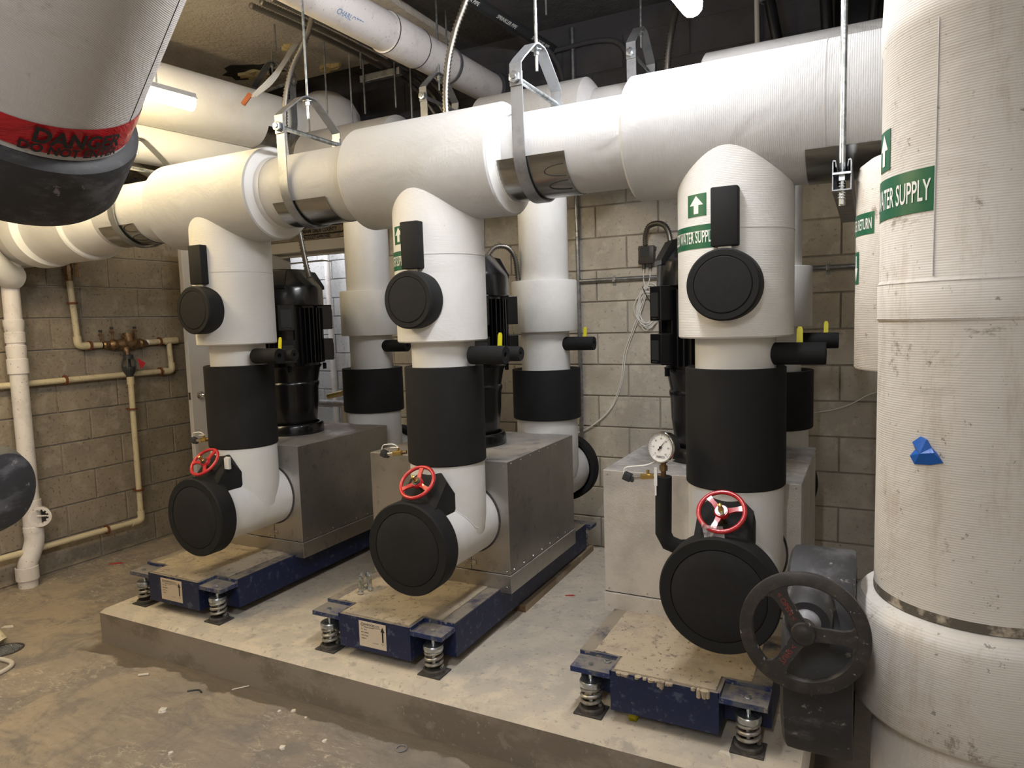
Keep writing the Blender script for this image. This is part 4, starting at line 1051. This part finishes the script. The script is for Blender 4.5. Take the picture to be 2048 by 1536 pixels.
# ------------------------------------------------------------------ back wall fittings
YW = YB - .012
def emt(pts, r, label, clips=(), mat=GALV):
    t = thing('conduit', label, 'conduit', tuple(pts[0]))
    obj('tube', MB().tube(pts, r, 14), mat, t, ang=60)
    for c in clips:
        c = V(c); obj('strap', MB().box((c.x - .012, YW - .002, c.z - .045), (c.x + .012, YW + .001, c.z + .03)).box((c.x - .010, YW - .034, c.z - .02), (c.x + .010, YW, c.z + .02), .004), GALV, t, smooth=False)
    return t
emt([(1.255, YW - .018, .35), (1.262, YW - .018, 1.0), (1.258, YW - .018, 2.0), (1.25, YW - .018, 3.6)], .015, 'grey vertical conduit on the block wall right of the middle rear riser', [(1.258, 0, 2.15)])
emt([(1.27, YW - .018, 1.812), (2.4, YW - .018, 1.812), (4.2, YW - .018, 1.812)], .0155, 'grey horizontal conduit crossing the block wall behind the right pump', [(1.53, 0, 1.812), (2.93, 0, 1.812)])
jb = thing('junction_box', 'small dark brown junction box on the block wall left of the right motor', 'electrical box', (1.775, YW, 1.9))
obj('box', MB().box((1.722, YW - .055, 1.905), (1.832, YW, 2.03), .006), JBOX, jb, ang=30)
obj('cover_plate', MB().box((1.735, YW - .060, 1.955), (1.80, YW - .055, 2.02)), DPLAST, jb, smooth=False)
jl = MB()
for xx in (1.722, 1.832):
    for zz in (1.925, 2.01): jl.box((xx - .008, YW - .03, zz - .010), (xx + .008, YW - .005, zz + .010), .002)
obj('lugs', jl, JBOX, jb, smooth=False)
for xx in (1.755, 1.80): obj('cable_gland', MB().cyl((xx, YW - .03, 1.872), (xx, YW - .03, 1.907), .012, seg=12), DPLAST, jb)
cc = thing('cable_coil', 'coiled thin white cables hanging on the block wall below the junction box', 'cable', (1.80, YW, 1.6))
rr = random.Random(5)
for i in range(9):
    rx, rz = rr.uniform(.055, .10), rr.uniform(.10, .155); cx, cz = 1.775 + rr.uniform(-.015, .025), 1.60 + rr.uniform(-.02, .02); ph = rr.uniform(-.25, .15)
    pts = []
    for j in range(36):
        a = 2 * PI * j / 36; u, w_ = rx * math.cos(a), rz * math.sin(a) - .0
        pts.append(V((cx + u * math.cos(ph) - w_ * math.sin(ph), YW - .014 - rr.uniform(0, .006) - i * .003, cz + u * math.sin(ph) + w_ * math.cos(ph))))
    obj('loop', MB().tube(pts, .0032, 5, closed=True), CABLE, cc)
obj('cable', MB().tube(catmull([(1.755, YW - .03, 1.88), (1.752, YW - .03, 1.80), (1.765, YW - .03, 1.72), (1.76, YW - .035, 1.66), (1.70, YW - .03, 1.50), (1.62, YW - .02, 1.30), (1.58, YW - .015, 1.08), (1.52, YW - .02, .92), (1.42, YW - .02, .80), (1.26, YW - .02, .70), (1.0, YW - .02, .62)], 8), .0036, 6), CABLE, cc)
obj('cable', MB().tube(catmull([(1.80, YW - .03, 1.88), (1.795, YW - .03, 1.80), (1.76, YW - .03, 1.70), (1.735, YW - .035, 1.62), (1.675, YW - .03, 1.47), (1.60, YW - .02, 1.28), (1.57, YW - .015, 1.08), (1.50, YW - .02, .90), (1.40, YW - .02, .79), (1.24, YW - .02, .69), (1.0, YW - .02, .63)], 8), .0036, 6), CABLE, cc)
obj('tie', MB().tube(catmull([(1.745, YW - .045, 1.75), (1.79, YW - .05, 1.66), (1.83, YW - .045, 1.60)], 6), .003, 5), BTXT, cc)
tag(obj('cable', MB().tube(catmull([(2.6, YW - .01, .86), (2.89, YW - .012, .898), (3.05, YW - .02, .945), (3.2, YW - .02, 1.03), (3.5, YW - .02, 1.12)], 8), .0034, 6), CABLE, loc=(2.9, YW, .9)), 'thin white cable drooping on the block wall at the right', 'cable')

# ------------------------------------------------------------------ left wall plumbing
XW = XL + .012
wp = XW + .045
def clampw(p, vertical, parent):
    p = V(p); ax = (0, 0, 1) if vertical else (0, 1, 0)
    m = MB().lathe([(.021, -.006), (.036, -.006), (.036, .006), (.021, .006), (.021, -.006)], p, ax, 18)
    c = obj('pipe_clamp', m, RUST, parent)
    obj('stand_off', MB().cyl((XW, p.y - (.0 if not vertical else .0), p.z), p, .006, seg=8), RUST, c)
ly = thing('cream_water_line', 'cream plastic water line with rust coloured clamps along the left block wall', 'pipe', (XW, .4, 1.2))
r_ = .0215
obj('tube', MB().tube([(wp, .318, 2.42), (wp, .320, 2.05)], .024, 16), CPVC, ly)
obj('tube', MB().tube([(wp, .322, 1.93), (wp, .345, 1.50)], r_, 16), CPVC, ly)
obj('elbow', MB().tube(catmull([(wp, .343, 1.52), (wp, .347, 1.465), (wp, .375, 1.448), (wp, .42, 1.448)], 6), .028, 16), CPVC, ly, ang=60)
obj('tube', MB().tube([(wp, .40, 1.448), (wp, .52, 1.448)], r_, 16), CPVC, ly)
obj('tube', MB().tube([(wp, .90, 1.452), (wp, 1.16, 1.458)], r_, 16), CPVC, ly)
obj('tee', MB().tube([(wp, 1.06, 1.456), (wp, 1.17, 1.458)], .028, 16), CPVC, ly)
obj('tube', MB().tube([(wp, 1.095, 1.455), (wp, 1.105, 1.23)], r_, 16), CPVC, ly)
obj('elbow', MB().tube(catmull([(wp, 1.105, 1.27), (wp, 1.106, 1.225), (wp, 1.08, 1.205), (wp, 1.03, 1.208)], 6), .027, 16), CPVC, ly, ang=60)
obj('tube', MB().tube([(wp, 1.06, 1.208), (wp, .6, 1.207), (wp, -.9, 1.20)], r_, 16), CPVC, ly)
for p, v in (((wp, .330, 1.764), True), ((wp, .43, 1.448), False), ((wp, 1.01, 1.455), False), ((wp, .995, 1.208), False), ((wp, .229, 1.206), False)): clampw(p, v, ly)
bv = MB(); bv.cyl((wp, .321, 1.925), (wp, .320, 2.055), .026, seg=8).cyl((wp, .32, 1.97), (wp, .32, 2.02), .032, seg=8).box((wp + .03, .345, 1.95), (wp + .036, .375, 2.08))
obj('ball_valve', bv, BRONZE, ly, smooth=False)
dn = thing('cream_drain_line', 'cream plastic drain line dropping from the dark funnel to near the floor', 'pipe', (XW, .7, .1))
wd = wp + .035
obj('tube', MB().tube([(wd, .708, 1.17), (wd, .704, .07)], r_, 16), CPVC, dn)
obj('socket', MB().tube([(wd, .708, 1.19), (wd, .708, 1.13)], .0275, 16), CPVC, dn)
obj('elbow', MB().tube(catmull([(wd, .704, .11), (wd, .704, .055), (wd, .68, .036), (wd, .62, .034)], 6), .0275, 16), CPVC, dn, ang=60)
obj('tube', MB().tube([(wd, .65, .036), (wd, .1, .045), (wd, -.9, .055)], r_, 16), CPVC, dn)
for p, v in (((wd, .706, .935), True), ((wd, .705, .283), True), ((wd, .42, .040), False)): clampw(p, v, dn)
bp = thing('backflow_preventer', 'bronze backflow preventer with test cocks on the left block wall', 'valve', (wp, .70, 1.448))
obj('body', MB().lathe([(.022, .53), (.030, .54), (.030, .575), (.022, .58), (.040, .60), (.042, .62), (.034, .64), (.040, .66), (.046, .70), (.050, .74), (.046, .79), (.034, .82), (.040, .835), (.030, .86), (.022, .90)], (wp, 0, 1.448), (0, 1, 0), 20), BRONZE, bp)
obj('bonnet', MB().cyl((wp + .01, .735, 1.47), (wp + .01, .735, 1.535), .040, seg=16).cyl((wp + .01, .68, 1.505), (wp + .01, .735, 1.515), .012, seg=8), BRONZE, bp)
obj('relief_port', MB().cyl((wp + .01, .70, 1.45), (wp + .03, .706, 1.36), .028, .020, seg=16), BRONZE, bp)
for yy, zz in ((.52, 1.545), (.61, 1.565), (.80, 1.565)):
    p = obj('test_cock', MB().cyl((wp, yy, 1.46), (wp, yy, zz), .008, seg=8).box((wp - .012, yy - .012, zz - .028), (wp + .012, yy + .012, zz - .012)), BRONZE, bp)
    obj('cap', MB().cyl((wp, yy, zz), (wp, yy, zz + .018), .013, seg=8), DPLAST, p)
obj('label_band', MB().cyl((wp, .885, 1.452), (wp, .905, 1.452), .024, seg=14), WTXT, bp)
af = thing('air_gap_funnel', 'dark grey air gap funnel under the backflow preventer', 'funnel', (wd, .707, 1.19))
obj('cup', MB().lathe([(.024, 1.18), (.026, 1.20), (.040, 1.225), (.050, 1.262), (.048, 1.268), (.03, 1.262)], (wd - .005, .707, 0), (0, 0, 1), 20), DPLAST, af)
for i in range(4):
    a = PI / 4 + PI / 2 * i; obj('arm', MB().tube([(wd - .005 + .048 * math.cos(a), .707 + .048 * math.sin(a), 1.262), (wd - .005 + .042 * math.cos(a), .707 + .042 * math.sin(a), 1.31), (wd - .005 + .032 * math.cos(a), .707 + .032 * math.sin(a), 1.335)], .007, 6), DPLAST, af)
obj('cap', MB().cyl((wd - .005, .707, 1.33), (wd - .005, .707, 1.36), .036, seg=18), DPLAST, af)
tg = MB().add([V((wd + .05, .745, 1.335)), V((wd + .055, .81, 1.29)), V((wd + .052, .765, 1.245)), V((wd + .05, .755, 1.29))], [(0, 1, 2, 3)]).add([V((wd + .051, .745, 1.335)), V((wd + .056, .81, 1.29)), V((wd + .053, .765, 1.245))], [(2, 1, 0)])
tag(obj('warning_tag', tg, simple('tag_red', (.5, .02, .03), .5), loc=(wd + .05, .76, 1.25), smooth=False), 'small red and white tag hanging beside the dark funnel', 'tag')

dr = thing('pvc_drain_stack', 'white plastic drain stack with cleanout standing against the left block wall', 'pipe', (XL + .1, -.11, ZF))
dx_, dy_ = XL + .10, -.100
def D(name, pr, mat=PVC, o=(0, 0)): return obj(name, MB().lathe(pr, (dx_ + o[0], dy_ + o[1], 0), (0, 0, 1), 32), mat, dr)
D('tube', [(.053, .35), (.053, 1.96)])
D('coupling', [(.053, 1.49), (.060, 1.492), (.060, 1.56), (.055, 1.565), (.062, 1.62), (.062, 1.645), (.053, 1.648)])
D('coupling', [(.053, 1.28), (.063, 1.282), (.063, 1.38), (.056, 1.384), (.060, 1.44), (.060, 1.47), (.053, 1.475)])
D('trap_hub', [(.053, 1.88), (.075, 1.90), (.085, 1.98), (.085, 2.02), (.06, 2.10)])
obj('upper_elbow', MB().tube(catmull([(dx_ + .02, dy_ + .02, 1.93), (dx_ + .05, dy_ - .05, 1.95), (dx_ + .08, dy_ - .14, 2.02), (dx_ + .06, dy_ - .2, 2.12)], 6), .085, 24), WHITEP, dr, ang=60)
D('tee_body', [(.053, .40), (.062, .40), (.062, .34), (.058, .33), (.058, .22), (.062, .215), (.062, .18), (.053, .178)])
co = V((dx_ + .065, dy_ + .015, .285)); cax = V((.80, -.5, 0)).normalized()
cm = MB().lathe([(.0, -.07), (.060, -.07), (.066, -.03), (.070, 0), (.070, .012), (.052, .012), (.052, -.03), (0, -.03)], co, cax, 32)
clo = obj('cleanout', cm, PVC, dr)
tt = MB(); ce1 = V((0, 0, 1)); ce2 = cax.cross(ce1)
for i in range(12):
    a = 2 * PI * i / 12; d = ce1 * math.cos(a) + ce2 * math.sin(a); s_ = cax.cross(d)
    p = co + cax * .008; tt.add([p + d * .053 + s_ * .007, p + d * .053 - s_ * .007, p + d * .042 - s_ * .006, p + d * .042 + s_ * .006], [(0, 1, 2, 3)])
tt.tube([co + cax * .0 + ce2 * -.04, co + cax * .0 + ce2 * .045 + ce1 * .01], .005, 6)
obj('cleanout_teeth', tt, PVC, clo, smooth=False)
obj('cleanout_hole', MB().lathe([(.0515, -.029), (0, -.029)], co, cax, 24), BTXT, clo)
obj('offset_bend', MB().tube(catmull([(dx_, dy_, .20), (dx_, dy_, .12), (dx_ + .0, dy_ - .02, .05), (dx_ + .0, dy_ - .055, -.03), (dx_, dy_ - .065, -.10)], 6), .060, 28), PVC, dr, ang=60)
obj('floor_socket', MB().lathe([(.060, -.05), (.070, -.052), (.070, -.14), (.060, -.145), (.058, ZF)], (dx_, dy_ - .065, 0), (0, 0, 1), 32), PVC, dr)

# ------------------------------------------------------------------ corridor details
YC2 = 3.985
tag(obj('white_pipe', MB().cyl((-2.72, YC2 - .12, ZF), (-2.76, YC2 - .12, 2.99), .035, seg=18), PVC, loc=(-2.72, YC2, 0)), 'white vertical pipe seen through the doorway', 'pipe')
tag(obj('grey_conduit', MB().cyl((-2.48, YC2 - .04, ZF), (-2.52, YC2 - .04, 2.99), .022, seg=14), GALV, loc=(-2.5, YC2, 0)), 'grey vertical conduit seen through the doorway', 'conduit')
tag(obj('switch_box', MB().box((-2.54, YC2 - .09, 1.66), (-2.30, YC2, 1.88), .006), GALV, loc=(-2.42, YC2, 1.7)), 'grey metal switch box with scribbles seen through the doorway', 'electrical box')
tag(obj('panel_box', MB().box((-2.25, YC2 - .16, 1.25), (-1.45, YC2, 2.02), .006), DOORP, loc=(-1.9, YC2, 1.2)), 'large grey white panel seen through the doorway behind the rear riser', 'electrical box')
tag(obj('closer_arm', MB().tube([(-1.66, 2.15, 2.13), (-1.30, 2.18, 2.14), (-1.22, 2.2, 2.13)], .008, 8), STEELP, loc=(-1.66, 2.15, 2.13)), 'thin steel closer arm under the door head', 'closer arm')
t = thing('pipe_bundle', 'cluster of low pipes with a blue valve seen through the doorway', 'pipe', (-1.5, 2.9, .5))
obj('rail', MB().cyl((-2.2, 2.9, .72), (-.6, 2.9, .70), .035, seg=12), GREYP, t); obj('leg', MB().cyl((-1.75, 2.9, ZF), (-1.75, 2.9, .7), .04, seg=12), FRAMEP, t)
obj('bend', MB().tube(catmull([(-1.55, 2.85, .75), (-1.5, 2.85, .95), (-1.35, 2.85, 1.08), (-1.1, 2.85, 1.08)], 6), .03, 10), DPLAST, t)
obj('blue_valve', MB().cyl((-1.33, 2.8, .92), (-1.22, 2.8, .88), .05, seg=12), simple('valve_blue', (.02, .18, .5), .4), t)
obj('brass_valve', MB().cyl((-1.9, 2.82, .80), (-1.7, 2.82, .84), .028, seg=8), BRASS, t)

# ------------------------------------------------------------------ foreground pipes
FX, FY, FR = 3.392, -.905, .212
ft = thing('large_riser', 'large stained white insulated riser filling the right edge of the view', 'pipe', (FX, FY, ZF))
Z = (0, 0, 1); FO = (FX, FY, 0)
obj('upper_jacket', MB().lathe([(FR, .875), (FR, 1.515), (FR + .003, 1.518), (FR + .004, 1.60), (FR + .001, 1.604), (FR, 1.606), (FR, 2.12), (FR + .003, 2.125), (FR + .004, 2.16), (FR - .002, 2.3), (FR, ZC - .002)], FO, Z, 96), OLDV, ft)
for zz in (1.521, 1.598): obj('seam', MB().lathe([(FR + .003, zz), (FR + .0048, zz), (FR + .0048, zz + .0013), (FR + .003, zz + .0013)], FO, Z, 96), OLDG, ft)
vs_ = MB(); pts = [cylmap(FX, FY, FR + .0012, -.575, z) for z in [1.61 + .05 * i for i in range(12)]]; vs_.tube(pts, .0012, 5); obj('lap_seam', vs_, OLDG, ft)
obj('grime_band', MB().lathe([(FR + .0006, .872), (FR + .0012, .880), (FR + .0002, .893)], FO, Z, 96), simple('grime', (.10, .085, .065), .9, var=[(14, (.42, .36, .28), .42, .62)]), ft)
obj('lower_jacket', MB().lathe([(FR - .02, .872), (FR + .028, .866), (FR + .043, .850), (FR + .048, .835), (FR + .048, .625), (FR + .040, .612), (FR - .02, .61)], FO, Z, 96), OLDV, ft)
obj('foot_jacket', MB().lathe([(FR - .02, .62), (FR, .61), (FR, ZF)], FO, Z, 80), OLDV, ft)
VX, VZ = 2.99, .690
marker(ft.children[0], FX, FY, FR + .0005, -.583, 1.744, 1.833, 'CHILLED WATER SUPPLY', .062, .44, .44, (-1.47, -1.165, 1.852, 1.94, 1), tphi=-.615)
# black foam wrapped valve with handwheel
fv = thing('foam_wrapped_valve', 'black foam wrapped valve joined to the big stained riser', 'valve', (VX, FY, VZ))
obj('foam_body', MB().lathe([(0, 0), (.236, 0), (.248, .008), (.250, .03), (.250, .142), (.246, .150), (.20, .152)], (VX, FY, VZ), (1, 0, 0), 64), FOAMD, fv)
obj('foam_collar', MB().lathe([(.028, .0), (.046, .0), (.049, .008), (.049, .15), (.046, .17)], (3.050, -1.190, .868), (0, 1, 0), 32), FOAMD, fv)
obj('gear_shaft', MB().lathe([(0, -.05), (.018, -.05), (.018, -.03), (.030, -.01), (.033, .12)], (3.048, -1.190, .868), (0, 1, 0), 24), GREYP, fv)
HC = V((3.047, -1.25, .871))
hw_ = thing('iron_handwheel', 'dark cast iron handwheel with red raised OPEN and SHUT lettering', 'handwheel', tuple(HC))
ha = V((.03, -1, .05)).normalized(); h1 = V((1, 0, 0)); h1 = (h1 - ha * h1.dot(ha)).normalized(); h2 = ha.cross(h1) * -1
if h2.z < 0: h2 = -h2
Q = 1.27; RO = .1015 * Q; RI = .079 * Q
rim = MB().lathe([(RI, -.006), (RI + .003, -.011), (RO - .004, -.011), (RO, -.006), (RO, .005), (RO - .003, .007), (RI + .003, .007), (RI, .003), (RI, -.006)], HC, ha, 72)
ho = obj('rim', rim, IRON, hw_)
obj('hub', MB().lathe([(0, .014), (.012, .014), (.015, .012), (.022, .012), (.025, .009), (.025, -.018), (0, -.018)], HC, ha, 32), IRON, hw_)
for i, deg in enumerate((122, 1, 239)):
    a = math.radians(deg); d = h1 * math.cos(a) + h2 * math.sin(a); s_ = h1 * -math.sin(a) + h2 * math.cos(a)
    prof = [(.012, .0135), (.022, .0115), (.060, .0105), (.072, .0135), (.079, .022), (.083, .030)]
    vs = []
    for r, w2 in prof:
        for (sw, hh) in ((-1, -.005), (1, -.005), (1, .0055), (-1, .0055)): vs.append(HC + d * r * Q + s_ * sw * w2 * Q + ha * hh)
    fs = [(3, 2, 1, 0), tuple(4 * (len(prof) - 1) + q for q in range(4))]
    for j in range(len(prof) - 1):
        for q in range(4): fs.append((4 * j + q, 4 * j + (q + 1) % 4, 4 * j + 4 + (q + 1) % 4, 4 * j + 4 + q))
    sp = obj('spoke', MB().add(vs, fs), IRON, hw_)
    if i != 1:
        txt = {0: '< OPEN <', 2: '> SHUT'}[i]; q = text_mb(txt, .0155, HC + d * Q * (.074 if i == 0 else .026) + ha * .0062 - s_ * (.0055 if i == 2 else -.0055), -d if i == 0 else d, -s_ if i == 0 else s_, .95)
        obj('lettering', q, simple('faded_red', (.22, .04, .03), .6), sp, smooth=False)
# blue tape on the riser
bt = MB(); tp_ = [(-.700, .0), (-.62, .004)]
def cp(u, w_, lift): # u metres along, w height
    return cylmap(FX, FY, FR + lift, -.625 + u * 1.35 / FR, 1.236 + w_ * 1.35)
pts2 = [(-.022, -.008, .003), (-.013, -.020, .004), (.012, -.017, .003), (.030, -.011, .004), (.020, .004, .012), (.013, .010, .003), (.006, .022, .006), (-.004, .026, .004), (-.014, .016, .010), (-.012, .004, .004), (.0, .0, .014)]
vs = [cp(*p) for p in pts2] + [cp(p[0], p[1], .001) for p in pts2[:10]]
bt.add(vs, [(i, (i + 1) % 10, 10) for i in range(10)] + [(i, (i + 1) % 10, 11 + (i + 1) % 10, 11 + i) for i in range(10)])
tag(obj('blue_tape', bt, BLTAPE, loc=tuple(cp(0, 0, 0)), smooth=False), 'crumpled piece of bright blue tape stuck on the big stained riser', 'tape')

# return pipe behind it
RX, RY, RR = 3.3056, -.379, .185
rt = thing('return_riser', 'dusty insulated pipe end with a RETURN label, left of the big stained riser', 'pipe', (RX, RY, ZF))
obj('upper_jacket', MB().lathe([(.15, 1.367), (RR - .004, 1.365), (RR, 1.371), (RR, 1.93), (RR - .008, 1.965), (RR - .035, 1.985), (.10, 1.995), (0, 2.0)], (RX, RY, 0), Z, 72), OLDV, rt)
obj('lower_pipe', MB().lathe([(.105, ZF), (.105, 1.38)], (RX, RY, 0), Z, 48), OLDG, rt)
marker(rt.children[0], RX, RY, RR, -.822, 1.761, 1.823, 'CHILLED WATER RETURN', .044, .44, .32, (-1.45, -1.22, 1.62, 1.715, -1), tphi=-.86)

# big pipe at the upper left with danger tape
LC = V((1.088, -1.627, 2.212)); la = V((-.772, .126, -.621)).normalized(); LR = .272
lp = thing('insulated_branch', 'huge greyed pipe hanging into the upper left corner with danger tape', 'pipe', tuple(LC))
obj('jacket', MB().lathe([(LR, -1.5), (LR, -.002), (LR - .01, .004), (LR - .03, .004)], LC, la, 96), OLDG, lp)
e1 = (V((0, 0, 1)) - la * la.z).normalized(); e2 = la.cross(e1)
obj('lap_seam', MB().tube([LC - la * l + (e1 * math.cos(2.42) + e2 * math.sin(2.42)) * LR for l in [.02 + .1 * i for i in range(14)]], .0016, 5), BTXT, lp)
obj('foam_cuff', MB().lathe([(LR - .04, -.004), (LR + .012, .002), (LR + .030, .018), (LR + .034, .04), (LR + .032, .20), (LR + .018, .225), (LR - .03, .23), (0, .23)], LC, la, 80), FOAMD, lp)
ng = 96; vs = []; fs = []; rr = random.Random(9)
for i in range(ng + 1):
    a = 2 * PI * i / ng
    for (l, dr_) in ((-.105 + .012 * math.sin(a * 2), .002), (-.075, .004 + .002 * math.sin(a * 9)), (-.045, .003 + .002 * math.cos(a * 7)), (-.018, .003)):
        vs.append(LC + la * l + (e1 * math.cos(a) + e2 * math.sin(a)) * (LR + dr_))
for i in range(ng):
    for k in range(3): fs.append((i * 4 + k, (i + 1) * 4 + k, (i + 1) * 4 + k + 1, i * 4 + k + 1))
tape = tag(obj('danger_tape', MB().add(vs, fs), REDTAPE, loc=tuple(LC)), 'red tape with black DANGER lettering wrapped round the huge pipe', 'tape')
DT = dict(a=0.0)
def wrap_text(s, size, ang_c, l0, sx):
    vt, ftx = text_flat(s, size, sx, 'CENTER', bold=.035)
    return MB().add([LC + la * (l0 - v.y) + (e1 * math.cos(ang_c + DSGN * v.x / LR) + e2 * math.sin(ang_c + DSGN * v.x / LR)) * (LR + .0085) for v in vt], ftx)
DSGN = -1; DANG = 3.02
obj('lettering', wrap_text('DANGER', .062, DANG - .06, -.050, .90), BTXT, tape, smooth=False)
obj('lettering', wrap_text('DO NOT ENTER', .036, DANG - .02, -.020, .95), BTXT, tape, smooth=False)

# dark capped object at the left edge
lo_ = thing('foam_capped_pipe', 'black foam wrapped pipe end poking in at the left edge', 'pipe cover', (.83, -1.65, 1.075))
obj('foam_body', MB().lathe([(.138, -.9), (.143, -.10), (.139, .0), (.130, .06), (.112, .092), (.07, .104), (0, .106)], (.775, -1.68, 1.085), (.94, .33, -.05), 56), FOAMD, lo_)
# ------------------------------------------------------------------ floor litter
dg = thing('floor_drain', 'round dark slotted floor drain at the left edge', 'drain', (-1.08, -.78, ZF))
obj('frame', MB().lathe([(.0, .002), (.085, .002), (.090, .001), (.092, -.002)], (-1.08, -.78, ZF), (0, 0, 1), 28), IRON, dg)
gr = MB()
for i in range(-4, 5):
    for j in range(-4, 5):
        x, y = i * .018 + (.009 if j % 2 else 0), j * .016
        if x * x + y * y < .078 ** 2: gr.lathe([(.006, .0025), (.0078, .0035), (.0085, .0022)], (-1.08 + x, -.78 + y, ZF), (0, 0, 1), 8)
g_ = obj('slots', gr, GALV, dg); g_['kind'] = 'stuff'
ye = thing('drain_elbow', 'cream plastic elbow ending over the floor drain', 'pipe', (-1.25, -.80, ZF))
obj('tube', MB().tube(catmull([(-1.9, -1.0, ZF + .06), (-1.45, -.86, ZF + .065), (-1.30, -.80, ZF + .068), (-1.20, -.765, ZF + .055), (-1.165, -.755, ZF + .02)], 8), .033, 18), CPVC, ye, ang=60)
tag(obj('hose', MB().tube(catmull([(-1.25, -1.0, ZF + .011), (-1.02, -.88, ZF + .011), (-.86, -.86, ZF + .011), (-.80, -.92, ZF + .011), (-.80, -1.02, ZF + .011), (-.86, -1.16, ZF + .011), (-1.0, -1.3, ZF + .011)], 10), .0115, 12), simple('hose_white', (.60, .55, .47), .5), loc=(-.9, -.95, ZF)), 'white hose looping on the floor by the drain', 'hose')
def scrap(x, y, z, l, w_, ang, label, mat, name='paper_scrap', h=.003):
    M = Matrix.Translation((x, y, z)) @ Matrix.Rotation(ang, 4, 'Z')
    mb = MB(); vs = [M @ V(p) for p in ((-l / 2, -w_ / 2, h * .4), (l * .1, -w_ / 2, h * 1.4), (l / 2, -w_ * .1, h * .5), (l * .2, w_ / 2, h * 1.6), (-l / 2, w_ * .4, h * .5))] + [M @ V(p) for p in ((-l / 2, -w_ / 2, 0), (l * .1, -w_ / 2, 0), (l / 2, -w_ * .1, 0), (l * .2, w_ / 2, 0), (-l / 2, w_ * .4, 0))]
    mb.add(vs, [(0, 1, 2, 3, 4), (9, 8, 7, 6, 5)] + [(i, 5 + i, 5 + (i + 1) % 5, (i + 1) % 5) for i in range(5)])
    return tag(obj(name, mb, mat, loc=(x, y, z), smooth=False), label, 'litter')
REDL = simple('litter_red', (.45, .03, .03), .5); PL = simple('litter_white', (.65, .60, .52), .6)
scrap(-1.86, .38, ZF, .11, .028, .6, 'red and white paper scrap on the floor below the left wall', REDL)
scrap(-1.40, -.60, ZF, .07, .035, .4, 'pale scrap on the floor above the drain', PL)
tag(obj('plastic_plug', MB().cyl((-.105, -.66, ZF + .006), (-.065, -.63, ZF + .006), .006, seg=8), PL, loc=(-.09, -.64, ZF)), 'small cream plastic plug on the floor in front of the pad', 'litter')
tag(obj('stick', MB().tube([(.45, -.56, ZF + .003), (.50, -.50, ZF + .004)], .003, 5), PL, loc=(.47, -.53, ZF)), 'thin pale stick in the wet strip at the pad foot', 'litter')
tag(obj('twig', MB().tube(catmull([(.26, -.66, ZF + .004), (.30, -.63, ZF + .004), (.335, -.64, ZF + .004)], 4), .004, 5), DPLAST, loc=(.3, -.64, ZF)), 'dark twig on the floor in front of the pad', 'litter')
for i, (x, y, s) in enumerate(((.86, -.575, .02), (.30, -.82, .035), (.95, -.59, .012), (.80, -.60, .014), (1.02, -.80, .025), (1.45, -.92, .022), (.62, -1.02, .02), (1.15, -.69, .02))):
    f = MB(); rr = random.Random(i)
    f.lathe([(0, s * .35), (s * .5, s * .28), (s * .6, .0)], (x, y, ZF), (0, 0, 1), 7); f.v = [v + V((rr.uniform(-1, 1), rr.uniform(-1, 1), 0)) * s * .12 for v in f.v]
    tag(obj('mortar_crumb', f, PL, loc=(x, y, ZF), smooth=False), ['pale crumb beside the stick at the pad foot', 'largest pale crumb, alone on the open floor', 'tiny pale crumb in the wet strip, rightmost of three', 'tiny pale crumb in the wet strip, leftmost of three', 'pale crumb on the grey floor below the wire ring', 'pale crumb nearest the bottom edge at the centre', 'pale crumb nearest the bottom edge, left of centre', 'pale crumb just outside the wet strip at the centre'][i], 'litter', 'mortar crumbs on the floor')
tag(obj('wire_ring', MB().tube([V((1.48 + .022 * math.cos(a), -.60 + .022 * math.sin(a), ZF + .004)) for a in [2 * PI * i / 16 for i in range(16)]], .0025, 5, closed=True), GREYP, loc=(1.48, -.6, ZF)), 'small grey wire ring on the floor near the pad', 'litter')
cw = MB(); M = Matrix.Translation((2.372, -.315, 0))
cw.add([M @ V(p) for p in ((-.018, 0, .002), (.010, -.004, .002), (.016, .006, .030), (-.010, .010, .038), (.020, -.02, .004), (.028, .01, .018), (-.004, -.022, .004))], [(0, 1, 2, 3), (1, 4, 5, 2), (0, 6, 4, 1)])
tag(obj('candy_wrapper', cw, simple('wrapper_yellow', (.42, .36, .01), .35), loc=(2.372, -.315, 0), smooth=False), 'crumpled yellow wrapper in front of the right blue base', 'litter')
scrap(1.70, .70, 0, .06, .012, .35, 'thin red scrap on the pad beside the timber board', REDL)
scrap(2.735, -.40, 0, .05, .018, -.5, 'curled pale tape by the right spring of the right base', PL, h=.01)
tag(obj('wire_scrap', MB().tube(catmull([(.868, -.31, .172), (.885, -.27, .176), (.90, -.30, .173), (.92, -.32, .174), (.93, -.28, .173)], 5), .0022, 5), RUST, loc=(.89, -.3, .17)), 'rusty wire scrap on the left bracket of the middle base', 'litter')
